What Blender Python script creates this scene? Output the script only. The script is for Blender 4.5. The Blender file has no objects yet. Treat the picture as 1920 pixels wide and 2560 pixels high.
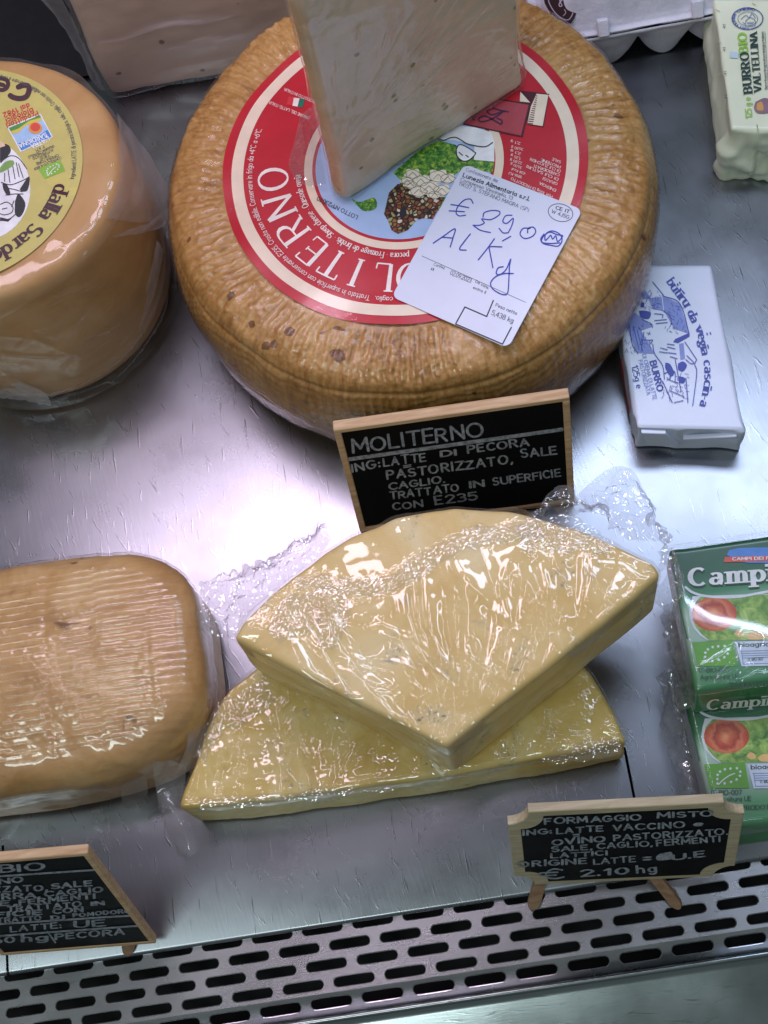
import bpy, math, random
import numpy as np
from mathutils import Matrix

rad = math.radians
random.seed(7)
rng = np.random.default_rng(7)
SC = bpy.context.scene
COL = SC.collection

# ------------------------------------------------------------------ camera
CAM_F, CAM_H = 3845.0, 0.80                 # focal length in photo pixels, height above the deck
PITCH, ROLL, YAW = np.radians([67.3, -16.78, 7.88])


def cam_axes():
    c, s = np.cos(PITCH), np.sin(PITCH)
    cr, sr = np.cos(ROLL), np.sin(ROLL)
    fwd = np.array([0, c, -s]); up = np.array([0, s, c]); rt = np.array([1.0, 0, 0])
    R = np.array([cr * rt + sr * up, -sr * rt + cr * up, fwd])
    cy, sy = np.cos(YAW), np.sin(YAW)
    return R @ np.array([[cy, -sy, 0], [sy, cy, 0], [0, 0, 1]]).T


CR = cam_axes()
CP = np.array([0, 0, CAM_H])
cam_data = bpy.data.cameras.new('camera')
cam_data.sensor_fit = 'HORIZONTAL'
cam_data.sensor_width = 36.0
cam_data.lens = CAM_F / 1920.0 * 36.0
cam_data.clip_start = 0.01
cam_data.clip_end = 50
cam = bpy.data.objects.new('camera', cam_data)
COL.objects.link(cam)
M = Matrix(((CR[0][0], CR[1][0], -CR[2][0], 0), (CR[0][1], CR[1][1], -CR[2][1], 0), (CR[0][2], CR[1][2], -CR[2][2], CAM_H), (0, 0, 0, 1)))
cam.matrix_world = M
SC.camera = cam

# ------------------------------------------------------------------ light and exposure
world = bpy.data.worlds.new('World')
SC.world = world
world.use_nodes = True
world.node_tree.nodes['Background'].inputs[0].default_value = (0.82, 0.97, 0.97, 1)
world.node_tree.nodes['Background'].inputs[1].default_value = 0.15
SC.view_settings.view_transform = 'Standard'
SC.view_settings.look = 'None'
SC.view_settings.exposure = 0.0
SC.view_settings.gamma = 1.0
SC.cycles.transparent_max_bounces = 32
SC.cycles.max_bounces = 10
SC.cycles.sample_clamp_indirect = 4.0
SC.cycles.use_denoising = True


def lamp(name, loc, target, sx, sy, color, power):
    d = bpy.data.lights.new(name, 'AREA')
    d.shape = 'RECTANGLE'
    d.size, d.size_y = sx, sy
    d.color = color
    d.energy = power
    o = bpy.data.objects.new(name, d)
    COL.objects.link(o)
    o.location = loc
    v = Matrix.Identity(3)
    from mathutils import Vector
    q = (Vector(target) - Vector(loc)).to_track_quat('-Z', 'Y')
    o.rotation_euler = q.to_euler()
    return o


# LED strips over the counter (rose tinted on one side, cool white on the other) and the shop ceiling light
for y_, z_, sx_, sy_, k_ in ((.60, .66, .36, .12, 1.45), (.47, .95, .44, .010, .37), (.21, .95, .44, .008, .15)):
    f_ = 1 + z_ / .8
    lamp('counter_strip_lamp', (-.105 * f_ + (.60 - y_) * .2, y_, z_), (-.10 + (.60 - y_) * .1, y_ / f_, 0), sx_, sy_, (1.0, .78, .97), k_)
    lamp('counter_strip_lamp', (.130 * f_, y_, z_), (.16, y_ / f_, 0), sx_, sy_, (.64, .75, 1.0), k_ * 1.05)
lamp('ceiling_lamp', (-0.75, -0.75, 2.3), (-0.1, 0.3, 0), 1.2, 0.3, (0.84, 1.0, 0.97), 14.0)


# ------------------------------------------------------------------ pixels of the photograph -> points
def at(x, y, z=0.0):
    d = np.array([(x - 960) / CAM_F, -(y - 1280) / CAM_F, 1.0]) @ CR
    return CP + d * ((z - CAM_H) / d[2])


def on_plane(x, y, p0, n):
    d = np.array([(x - 960) / CAM_F, -(y - 1280) / CAM_F, 1.0]) @ CR
    return CP + d * (np.dot(p0 - CP, n) / np.dot(d, n))


DS = 1920.0 / 1659.0


def dp(x, y, z=0.0):                        # pixels of the 1659-wide view
    return at(x * DS, y * DS, z)


# ------------------------------------------------------------------ numpy noise
def _h(ix, iy, iz, seed):
    n = (ix * 374761393 + iy * 668265263 + iz * 2147483647 + seed * 974634541) & 0xFFFFFFFF
    n = ((n ^ (n >> 13)) * 1274126177) & 0xFFFFFFFF
    n = ((n ^ (n >> 16)) * 2246822519) & 0xFFFFFFFF
    return ((n ^ (n >> 15)) & 0xFFFFFF) / float(0xFFFFFF)


def noise(p, scale=1.0, seed=0):
    q = np.asarray(p, float) * scale
    i = np.floor(q).astype(np.int64)
    f = q - i
    f = f * f * (3 - 2 * f)
    x, y, z = i[..., 0], i[..., 1], i[..., 2]
    fx, fy, fz = f[..., 0], f[..., 1], f[..., 2]
    r = 0
    for dx in (0, 1):
        for dy in (0, 1):
            for dz in (0, 1):
                w = (fx if dx else 1 - fx) * (fy if dy else 1 - fy) * (fz if dz else 1 - fz)
                r = r + w * _h(x + dx, y + dy, z + dz, seed)
    return r * 2 - 1


def fbm(p, scale, octv=4, seed=0):
    r, a = 0, 1.0
    for k in range(octv):
        r = r + a * noise(p, scale * 2 ** k, seed + k * 17)
        a *= 0.5
    return r


# ------------------------------------------------------------------ objects
ORIGIN = {}


def thing(name, label, cat, loc, group=None):
    o = bpy.data.objects.new(name, None)
    COL.objects.link(o)
    o.empty_display_size = 0.02
    o.location = loc
    o['label'] = label
    o['category'] = cat
    if group:
        o['group'] = group
    ORIGIN[o.name] = np.array(loc, float)
    return o


def obj(name, V, F, mat, parent=None, smooth=True, label=None, kind=None):
    V = np.asarray(V, float)
    org = ORIGIN[parent.name] if parent else np.zeros(3)
    me = bpy.data.meshes.new(name)
    L = V - org
    if isinstance(F, np.ndarray):
        k = F.shape[1]
        me.vertices.add(len(L)); me.vertices.foreach_set('co', L.astype(np.float32).ravel())
        me.loops.add(F.size); me.loops.foreach_set('vertex_index', F.astype(np.int32).ravel())
        me.polygons.add(len(F))
        me.polygons.foreach_set('loop_start', np.arange(0, F.size, k, dtype=np.int32))
        me.update(calc_edges=True)
    else:
        me.from_pydata([tuple(v) for v in L], [], [tuple(f) for f in F])
    me.validate()
    me.polygons.foreach_set('use_smooth', np.full(len(me.polygons), smooth, dtype=bool))
    me.update()
    if isinstance(mat, (list, tuple)):
        for m_ in mat:
            me.materials.append(m_)
    else:
        me.materials.append(mat)
    o = bpy.data.objects.new(name, me)
    COL.objects.link(o)
    if parent:
        o.parent = parent
        ORIGIN[o.name] = org
    else:
        ORIGIN[o.name] = np.zeros(3)
    if label:
        o['label'] = label
    if kind:
        o['kind'] = kind
    return o


def grid_faces(nu, nv, cu=False, cv=False):
    i = np.arange(nu if cu else nu - 1)[:, None]
    j = np.arange(nv if cv else nv - 1)[None, :]
    i2 = (i + 1) % nu; j2 = (j + 1) % nv
    return np.stack([i * nv + j, i2 * nv + j, i2 * nv + j2, i * nv + j2], -1).reshape(-1, 4)


def grid_obj(name, P, mat, parent=None, cu=False, cv=False, flip=False, **kw):
    nu, nv = P.shape[:2]
    F = grid_faces(nu, nv, cu, cv)
    if flip:
        F = F[:, ::-1]
    return obj(name, P.reshape(-1, 3), F, mat, parent, **kw)


def grid_normals(P, cu=False):
    if cu:
        du = np.roll(P, -1, 0) - np.roll(P, 1, 0)
    else:
        du = np.gradient(P, axis=0)
    dv = np.gradient(P, axis=1)
    n = np.cross(du, dv)
    return n / (np.linalg.norm(n, axis=-1, keepdims=True) + 1e-12)


def smooth1(y, it=1, closed=False):
    y = np.array(y, float)
    for _ in range(it):
        if closed:
            y = (np.roll(y, 1, 0) + 2 * y + np.roll(y, -1, 0)) / 4
        else:
            y[1:-1] = (y[:-2] + 2 * y[1:-1] + y[2:]) / 4
    return y


def resample(p, n, closed=False):
    p = np.asarray(p, float)
    if closed:
        p = np.vstack([p, p[:1]])
    d = np.r_[0, np.cumsum(np.linalg.norm(np.diff(p, axis=0), axis=1))]
    t = np.linspace(0, d[-1], n + 1)[:-1] if closed else np.linspace(0, d[-1], n)
    return np.stack([np.interp(t, d, p[:, k]) for k in range(p.shape[1])], 1)


def catmull(p, n):
    """smooth curve through rows p, n samples"""
    p = np.asarray(p, float)
    m = len(p)
    q = np.concatenate([2 * p[:1] - p[1:2], p, 2 * p[-1:] - p[-2:-1]])
    t = np.linspace(0, m - 1 - 1e-9, n)
    i = t.astype(int); f = (t - i).reshape((-1,) + (1,) * (p.ndim - 1))
    a, b, c, d = q[i], q[i + 1], q[i + 2], q[i + 3]
    return 0.5 * (2 * b + (c - a) * f + (2 * a - 5 * b + 4 * c - d) * f ** 2 + (3 * b - a - 3 * c + d) * f ** 3)


def loft(rows, nu, nv):
    rows = np.array([catmull(np.asarray(r, float), nv) for r in rows])
    return catmull(rows, nu)


def slab(outline, z0, z1, er, n=400, ntop=60, nside=16, rnd=3, dome=0.0, eb=0.004):
    """rounded prism from a closed plan outline, grid (n, k, 3): centre of top -> edge -> side -> bottom"""
    O = smooth1(resample(outline, n, True), rnd, True)
    t = np.roll(O, -1, 0) - np.roll(O, 1, 0)
    t /= np.linalg.norm(t, axis=1, keepdims=True)
    area = 0.5 * np.sum(O[:, 0] * np.roll(O[:, 1], -1) - np.roll(O[:, 0], -1) * O[:, 1])
    N = np.stack([t[:, 1], -t[:, 0]], 1) * (1 if area > 0 else -1)
    c = O.mean(0)
    rings = []
    rv = c - O
    rl = np.linalg.norm(rv, axis=1, keepdims=True)
    rv /= rl
    N = -rv
    dt = np.clip(np.sum(np.stack([t[:, 1], -t[:, 0]], 1) * (1 if area > 0 else -1) * N, axis=1, keepdims=True), .45, 1)
    N = N / dt
    In = O - N * er
    for s in np.linspace(0, 1, ntop):
        xy = c + (In - c) * s
        rings.append(np.c_[xy, np.full(n, z1 + dome * (1 - s * s))])
    for a in np.linspace(0, math.pi / 2, 9)[1:]:
        rings.append(np.c_[In + N * er * math.sin(a), np.full(n, z1 - er * (1 - math.cos(a)))])
    for s in np.linspace(0, 1, nside)[1:]:
        rings.append(np.c_[O, np.full(n, z1 - er + (z0 + eb - z1 + er) * s)])
    for a in np.linspace(0, math.pi / 2, 5)[1:]:
        rings.append(np.c_[O - N * eb * (1 - math.cos(a)), np.full(n, z0 + eb * (1 - math.sin(a)))])
    rings.append(np.c_[c + (O - c) * 0.0, np.full(n, z0)])
    P = np.stack(rings, 1)
    return P if area < 0 else P[::-1]


def obox(name, c, ex, ey, en, hx, hy, hn, mat, parent=None, bev=0.0, **kw):
    """bevelled box on three axes"""
    ex, ey, en = [np.asarray(v, float) for v in (ex, ey, en)]
    b = min(bev, hx * .9, hy * .9, hn * .9)
    V, F = [], []
    if b <= 0:
        for sx in (-1, 1):
            for sy in (-1, 1):
                for sn in (-1, 1):
                    V.append(c + ex * hx * sx + ey * hy * sy + en * hn * sn)
        F = [(0, 1, 3, 2), (4, 6, 7, 5), (0, 4, 5, 1), (2, 3, 7, 6), (0, 2, 6, 4), (1, 5, 7, 3)]
    else:
        out = [(-hx + b, -hy), (hx - b, -hy), (hx, -hy + b), (hx, hy - b), (hx - b, hy), (-hx + b, hy), (-hx, hy - b), (-hx, -hy + b)]
        inn = [(x * (hx - b) / hx, y * (hy - b) / hy) for x, y in out]
        for ring, z in ((inn, -hn), (out, -hn + b), (out, hn - b), (inn, hn)):
            for x, y in ring:
                V.append(c + ex * x + ey * y + en * z)
        for k in range(3):
            for i in range(8):
                j = (i + 1) % 8
                F.append((k * 8 + i, k * 8 + j, k * 8 + 8 + j, k * 8 + 8 + i))
        F.append(tuple(range(7, -1, -1))); F.append(tuple(range(24, 32)))
    return obj(name, V, F, mat, parent, smooth=False, **kw)


def prism(name, pts2, o, ex, ey, en, t0, t1, mat, parent=None, bev=0.0004, **kw):
    """plan outline in (ex, ey) pushed from t0 to t1 along en, with a small front chamfer"""
    pts2 = np.asarray(pts2, float)
    n = len(pts2)
    t = np.roll(pts2, -1, 0) - np.roll(pts2, 1, 0)
    t /= np.linalg.norm(t, axis=1, keepdims=True)
    N = np.stack([t[:, 1], -t[:, 0]], 1)
    V = []
    for q, z in ((pts2, t0), (pts2, t1 - bev), (pts2 - N * bev, t1)):
        V += [o + ex * x + ey * y + en * z for x, y in q]
    F = []
    for k in range(2):
        for i in range(n):
            j = (i + 1) % n
            F.append((k * n + i, k * n + j, k * n + n + j, k * n + n + i))
    F.append(tuple(range(n - 1, -1, -1))); F.append(tuple(range(2 * n, 3 * n)))
    return obj(name, V, F, mat, parent, smooth=False, **kw)


def tube(path, r, n=8):
    path = np.asarray(path, float)
    t = np.gradient(path, axis=0); t /= np.linalg.norm(t, axis=1, keepdims=True)
    ref = np.array([0.3, 0.2, 0.93])
    a = np.cross(t, ref); a /= np.linalg.norm(a, axis=1, keepdims=True)
    b = np.cross(t, a)
    r = np.broadcast_to(r, (len(path),))
    th = np.linspace(0, 2 * np.pi, n, endpoint=False)
    return path[:, None] + r[:, None, None] * (a[:, None] * np.cos(th)[None, :, None] + b[:, None] * np.sin(th)[None, :, None])


# ------------------------------------------------------------------ materials
def lin(h):
    h = h.lstrip('#')
    v = [int(h[i:i + 2], 16) / 255 for i in (0, 2, 4)]
    return tuple(x / 12.92 if x < .04045 else ((x + .055) / 1.055) ** 2.4 for x in v) + (1.0,)


class NB:
    def __init__(s, name):
        s.m = bpy.data.materials.new(name)
        s.m.use_nodes = True
        s.t = s.m.node_tree
        s.t.nodes.clear()
        s.out = s.t.nodes.new('ShaderNodeOutputMaterial')
        s.tc = s.t.nodes.new('ShaderNodeTexCoord')
        s.co = s.tc.outputs['Object']

    def n(s, ty, props=None, **ins):
        nd = s.t.nodes.new('ShaderNode' + ty)
        for k, v in (props or {}).items():
            setattr(nd, k, v)
        for k, v in ins.items():
            key = int(k[1:]) if k[0] == '_' and k[1:].isdigit() else k.replace('_', ' ')
            sock = nd.inputs[key]
            if isinstance(v, bpy.types.NodeSocket):
                s.t.links.new(v, sock)
            elif isinstance(v, bpy.types.Node):
                s.t.links.new(v.outputs[0], sock)
            else:
                sock.default_value = v
        return nd

    def map(s, scale=(1, 1, 1), rot=(0, 0, 0), loc=(0, 0, 0), src=None):
        return s.n('Mapping', Vector=src or s.co, Scale=scale, Rotation=rot, Location=loc).outputs[0]

    def noise(s, scale, detail=3, rough=.5, dist=0, vec=None):
        return s.n('TexNoise', Vector=vec or s.co, Scale=scale, Detail=detail, Roughness=rough, Distortion=dist).outputs['Fac']

    def ramp(s, fac, stops, interp='LINEAR'):
        r = s.n('ValToRGB', Fac=fac)
        r.color_ramp.interpolation = interp
        e = r.color_ramp.elements
        while len(e) < len(stops):
            e.new(0.5)
        for el, (p, c) in zip(e, stops):
            el.position = p
            el.color = c if len(c) == 4 else tuple(c) + (1,)
        return r.outputs[0]

    def math(s, op, a, b=0.0, clamp=False):
        nd = s.n('Math', {'operation': op, 'use_clamp': clamp}, _0=a, _1=b)
        return nd.outputs[0]

    def mixc(s, fac, a, b, mode='MIX'):
        return s.n('MixRGB', {'blend_type': mode}, Fac=fac, Color1=a, Color2=b).outputs[0]

    def bump(s, h, strength=.5, dist=.001, normal=None):
        nd = s.n('Bump', Height=h, Strength=strength, Distance=dist)
        if normal:
            s.t.links.new(normal, nd.inputs['Normal'])
        return nd.outputs[0]

    def pbr(s, **ins):
        p = s.n('BsdfPrincipled', **ins)
        s.t.links.new(p.outputs[0], s.out.inputs[0])
        return s.m

    def surf(s, sh):
        s.t.links.new(sh.outputs[0] if isinstance(sh, bpy.types.Node) else sh, s.out.inputs[0])
        return s.m


def flat(name, col, rough=.5, coat=0.0, spec=.5, var=.06, vscale=120.0, metal=0.0, bump=0.0, bscale=600):
    b = NB(name)
    c = lin(col) if isinstance(col, str) else col
    n = b.noise(vscale, 4, .6)
    lo = tuple(x * (1 - var * 2) for x in c[:3]) + (1,)
    hi = tuple(min(1, x * (1 + var * 2)) for x in c[:3]) + (1,)
    ins = dict(Base_Color=b.ramp(n, [(.3, lo), (.7, hi)]), Roughness=rough, Coat_Weight=coat, Coat_Roughness=.12, Metallic=metal)
    ins['Specular_IOR_Level'] = spec
    if bump:
        ins['Normal'] = b.bump(b.noise(bscale, 3), bump, .0004)
    return b.pbr(**ins)


def film(name, haze=.03, rough=.07, bump=.5, scale=260, stretch=(1, 1, 1), rot=(0, 0, 0), base=.06, tint=(1, 1, 1, 1), dist=1.2, sharp=3.0, hazecol=(.85, .85, .9, 1)):
    """thin clear plastic: straight transmission, Fresnel gloss, a little milky haze, fine creases"""
    b = NB(name)
    v = b.map(stretch, rot)
    n1 = b.noise(scale, 3, .55, dist, v)
    r1 = b.math('POWER', b.math('SUBTRACT', 1.0, b.math('ABSOLUTE', b.math('SUBTRACT', b.math('MULTIPLY', n1, 2.0), 1.0))), sharp)
    n2 = b.noise(scale * .27, 2, .5, .6, v)
    h = b.math('ADD', b.math('MULTIPLY', r1, .55), n2)
    nrm = b.bump(h, bump, .0012)
    lw = b.n('LayerWeight', Blend=.5, Normal=nrm).outputs['Facing']
    fac = b.math('ADD', b.math('MULTIPLY', b.math('POWER', lw, 5.5), .6), base, True)
    tr = b.n('BsdfTransparent', Color=tint)
    gl = b.n('BsdfGlossy', Color=(1, 1, 1, 1), Roughness=rough, Normal=nrm)
    m1 = b.n('MixShader', Fac=fac, _1=tr, _2=gl)
    hz = b.n('MixShader', Fac=.5, _1=b.n('BsdfDiffuse', Color=hazecol), _2=b.n('BsdfTranslucent', Color=hazecol))
    return b.surf(b.n('MixShader', Fac=haze, _1=m1, _2=hz))


def steel(name, col, rough, ang=0.0, scr=.35, scr_scale=1.0, patch=.16):
    b = NB(name)
    rt = b.map((1, 1, 1), (0, 0, ang))
    v = b.map((40 * scr_scale, 900 * scr_scale, 1), src=rt)
    grain = b.noise(1.0, 4, .6, .3, v)
    v2 = b.map((42, 520, 1), src=b.map((1, 1, 1), (0, 0, ang + .16)))
    s1 = b.ramp(b.noise(1.0, 2, .5, .3, v2), [(.64, (0, 0, 0, 1)), (.80, (1, 1, 1, 1))])
    v3 = b.map((50, 480, 1), (0, 0, 0), (3.1, 1.7, 0), src=b.map((1, 1, 1), (0, 0, ang - .3)))
    s2 = b.ramp(b.noise(1.0, 2, .5, .3, v3), [(.65, (0, 0, 0, 1)), (.81, (1, 1, 1, 1))])
    s12 = b.math('MAXIMUM', s1, s2)
    wear = b.noise(14, 5, .6)
    cl = b.ramp(wear, [(.25, tuple(x * .86 for x in col) + (1,)), (.75, tuple(col) + (1,))])
    r = b.math('ADD', b.math('MULTIPLY', b.math('SUBTRACT', wear, .5), patch * 2), rough)
    r = b.math('ADD', r, b.math('MULTIPLY', s12, -.10), True)
    h = b.math('ADD', b.math('MULTIPLY', grain, .6), b.math('MULTIPLY', s12, .8))
    return b.pbr(Base_Color=cl, Metallic=1.0, Roughness=r, Normal=b.bump(h, scr, .00016))


MAT = {}
MAT['deck'] = steel('deck_steel', (.285, .30, .33), .29, 1.40, .38)
MAT['tray'] = steel('tray_steel', (.40, .42, .41), .30, 0.02, .22)
MAT['grille'] = steel('grille_steel', (.50, .50, .52), .26, 0.0, .22, 1.4)
MAT['front'] = steel('front_steel', (.36, .40, .41), .24, 0.02, .20, 1.2)
MAT['dark'] = flat('duct_dark', (.012, .012, .014, 1), .5, spec=.3)
MAT['wall'] = flat('rear_dark', (.018, .019, .024, 1), .45)

# ------------------------------------------------------------------ stroke letters


def A(cx, cy, rx, ry, a0, a1, n=None):
    n = n or max(4, int(abs(a1 - a0) / 24) + 1)
    t = np.radians(np.linspace(a0, a1, n))
    return [(cx + rx * math.cos(a), cy + ry * math.sin(a)) for a in t]


GL = {
    'A': (.66, [[(0, 0), (.33, 1), (.66, 0)], [(.12, .34), (.54, .34)]]),
    'B': (.58, [[(0, 0), (0, 1)], [(0, 1), (.28, 1)] + A(.28, .77, .23, .23, 90, -90) + [(0, .54)], [(.02, .54), (.3, .54)] + A(.3, .27, .27, .27, 90, -90) + [(0, 0)]]),
    'C': (.62, [A(.36, .5, .36, .5, 48, 312)]),
    'D': (.64, [[(0, 0), (0, 1)], [(0, 1), (.24, 1)] + A(.24, .5, .4, .5, 90, -90) + [(0, 0)]]),
    'E': (.5, [[(.48, 1), (0, 1), (0, 0), (.5, 0)], [(0, .52), (.42, .52)]]),
    'F': (.48, [[(.48, 1), (0, 1), (0, 0)], [(0, .52), (.4, .52)]]),
    'G': (.66, [A(.36, .5, .36, .5, 48, 330) + [(.68, .45), (.42, .45)]]),
    'H': (.62, [[(0, 0), (0, 1)], [(.62, 0), (.62, 1)], [(0, .52), (.62, .52)]]),
    'I': (.04, [[(.02, 0), (.02, 1)]]),
    'J': (.36, [[(.34, 1), (.34, .25)] + A(.17, .22, .17, .22, 0, -160)]),
    'K': (.6, [[(0, 0), (0, 1)], [(.56, 1), (.02, .42)], [(.18, .56), (.6, 0)]]),
    'L': (.48, [[(0, 1), (0, 0), (.48, 0)]]),
    'M': (.78, [[(0, 0), (.04, 1), (.39, .25), (.74, 1), (.78, 0)]]),
    'N': (.64, [[(0, 0), (0, 1), (.64, 0), (.64, 1)]]),
    'O': (.74, [A(.37, .5, .37, .5, 90, 450, 19)]),
    'P': (.54, [[(0, 0), (0, 1)], [(0, 1), (.26, 1)] + A(.26, .74, .27, .26, 90, -90) + [(0, .48)]]),
    'Q': (.74, [A(.37, .5, .37, .5, 90, 450, 19), [(.42, .25), (.74, -.05)]]),
    'R': (.58, [[(0, 0), (0, 1)], [(0, 1), (.28, 1)] + A(.28, .75, .26, .25, 90, -90) + [(0, .5)], [(.26, .5), (.58, 0)]]),
    'S': (.54, [A(.27, .75, .25, .25, 40, 250) + A(.27, .26, .27, .26, 70, -150)]),
    'T': (.6, [[(0, 1), (.6, 1)], [(.3, 1), (.3, 0)]]),
    'U': (.62, [[(0, 1), (0, .32)] + A(.31, .31, .31, .31, 180, 360) + [(.62, 1)]]),
    'V': (.64, [[(0, 1), (.32, 0), (.64, 1)]]),
    'W': (.9, [[(0, 1), (.22, 0), (.45, .8), (.68, 0), (.9, 1)]]),
    'X': (.6, [[(0, 0), (.6, 1)], [(0, 1), (.6, 0)]]),
    'Y': (.6, [[(0, 1), (.3, .5), (.6, 1)], [(.3, .5), (.3, 0)]]),
    'Z': (.56, [[(.02, 1), (.56, 1), (0, 0), (.58, 0)]]),
    '0': (.54, [A(.27, .5, .27, .5, 90, 450, 17)]),
    '1': (.28, [[(0, .76), (.22, 1), (.22, 0)]]),
    '2': (.52, [A(.26, .74, .26, .26, 165, -20) + [(0, 0), (.54, 0)]]),
    '3': (.5, [A(.22, .76, .24, .24, 140, -90) + A(.22, .27, .28, .27, 90, -140)]),
    '4': (.56, [[(.4, 0), (.4, 1), (0, .3), (.56, .3)]]),
    '5': (.52, [[(.48, 1), (.06, 1), (.03, .56)] + A(.24, .32, .28, .32, 120, -140)]),
    '6': (.52, [[(.4, 1)] + A(.26, .3, .26, .3, 150, 510, 14)]),
    '7': (.5, [[(0, 1), (.5, 1), (.16, 0)]]),
    '8': (.52, [A(.26, .76, .22, .24, -90, 270, 13), A(.26, .27, .26, .27, 90, 450, 13)]),
    '9': (.52, [A(.26, .7, .26, .3, -30, 330, 14) + [(.5, .4), (.2, 0)]]),
    'a': (.48, [A(.24, .32, .22, .31, 0, 360, 15), [(.46, .64), (.46, 0)]]),
    'b': (.5, [[(.03, 1), (.03, 0)], A(.27, .32, .23, .31, 180, 540, 15)]),
    'c': (.44, [A(.26, .32, .24, .32, 50, 310)]),
    'd': (.5, [A(.24, .32, .22, .31, 0, 360, 15), [(.47, 1), (.47, 0)]]),
    'e': (.48, [[(.04, .34), (.47, .34)] + A(.25, .32, .23, .31, 5, 310)]),
    'f': (.34, [A(.26, .8, .14, .2, 60, 180) + [(.12, 0)], [(0, .62), (.3, .62)]]),
    'g': (.5, [A(.24, .34, .22, .3, 0, 360, 15), [(.47, .64), (.47, -.05)] + A(.25, -.06, .22, .22, 0, -140)]),
    'h': (.48, [[(.03, 1), (.03, 0)], [(.03, .38)] + A(.25, .42, .21, .22, 170, 0) + [(.46, 0)]]),
    'i': (.06, [[(.03, .64), (.03, 0)], [(.03, .86), (.03, .93)]]),
    'j': (.1, [[(.06, .64), (.06, -.2)], [(.06, .86), (.06, .93)]]),
    'k': (.46, [[(.03, 1), (.03, 0)], [(.42, .64), (.05, .28)], [(.16, .38), (.46, 0)]]),
    'l': (.06, [[(.03, 1), (.03, 0)]]),
    'm': (.76, [[(.03, .64), (.03, 0)], [(.03, .4)] + A(.21, .43, .17, .21, 170, 0) + [(.38, 0)], [(.38, .4)] + A(.56, .43, .17, .21, 170, 0) + [(.73, 0)]]),
    'n': (.48, [[(.03, .64), (.03, 0)], [(.03, .38)] + A(.25, .42, .21, .22, 170, 0) + [(.46, 0)]]),
    'o': (.5, [A(.25, .32, .24, .32, 90, 450, 16)]),
    'p': (.5, [[(.03, .64), (.03, -.3)], A(.27, .32, .23, .31, 180, 540, 15)]),
    'q': (.5, [A(.24, .32, .22, .31, 0, 360, 15), [(.47, .64), (.47, -.3)]]),
    'r': (.32, [[(.03, .64), (.03, 0)], [(.03, .36)] + A(.24, .4, .2, .24, 160, 60)]),
    's': (.42, [A(.21, .48, .18, .16, 40, 250) + A(.21, .17, .2, .17, 70, -150)]),
    't': (.32, [[(.12, .9), (.12, .14)] + A(.24, .14, .12, .14, 180, 280), [(0, .62), (.3, .62)]]),
    'u': (.48, [[(.03, .64), (.03, .24)] + A(.24, .23, .21, .23, 180, 350) + [(.46, .64)], [(.46, .64), (.46, 0)]]),
    'v': (.46, [[(0, .64), (.23, 0), (.46, .64)]]),
    'w': (.66, [[(0, .64), (.16, 0), (.33, .56), (.5, 0), (.66, .64)]]),
    'x': (.44, [[(0, 0), (.44, .64)], [(0, .64), (.44, 0)]]),
    'y': (.46, [[(0, .64), (.24, .02)], [(.46, .64), (.14, -.28)]]),
    'z': (.42, [[(.02, .64), (.42, .64), (0, 0), (.44, 0)]]),
    '.': (.06, [[(.03, 0), (.03, .07)]]), ',': (.08, [[(.06, .07), (0, -.16)]]), ':': (.06, [[(.03, .05), (.03, .12)], [(.03, .52), (.03, .59)]]),
    '-': (.3, [[(0, .36), (.3, .36)]]), '|': (.06, [[(.03, -.2), (.03, 1.1)]]), '(': (.2, [A(.3, .42, .28, .6, 130, 230)]), ')': (.2, [A(-.08, .42, .28, .6, 50, -50)]),
    '/': (.36, [[(0, 0), (.36, 1)]]), "'": (.06, [[(.03, 1), (.03, .78)]]), '+': (.4, [[(0, .42), (.4, .42)], [(.2, .2), (.2, .64)]]), '%': (.6, [[(0, 0), (.5, 1)], A(.1, .8, .1, .16, 0, 360, 9), A(.45, .2, .1, .16, 0, 360, 9)]),
    '*': (.16, [[(.02, .32), (.14, .32)]]), '°': (.2, [A(.1, .85, .1, .13, 0, 360, 9)]), '€': (.6, [A(.38, .5, .3, .5, 55, 305), [(-.02, .6), (.5, .6)], [(-.02, .42), (.46, .42)]]),
}

GLS = {'a': (.5, [A(.22, .48, .2, .16, 150, 0) + [(.42, .1)] + A(.5, .08, .08, .08, 180, 270, 4), A(.21, .19, .19, .18, 20, 340, 13) + [(.42, .25)]]),
       'g': (.5, [A(.23, .42, .2, .22, 0, 360, 15), [(.3, .2), (.1, .12), (.2, .04), (.4, .02)] + A(.24, -.14, .22, .15, 50, -220, 12), [(.38, .58), (.5, .64)]])}


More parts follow.
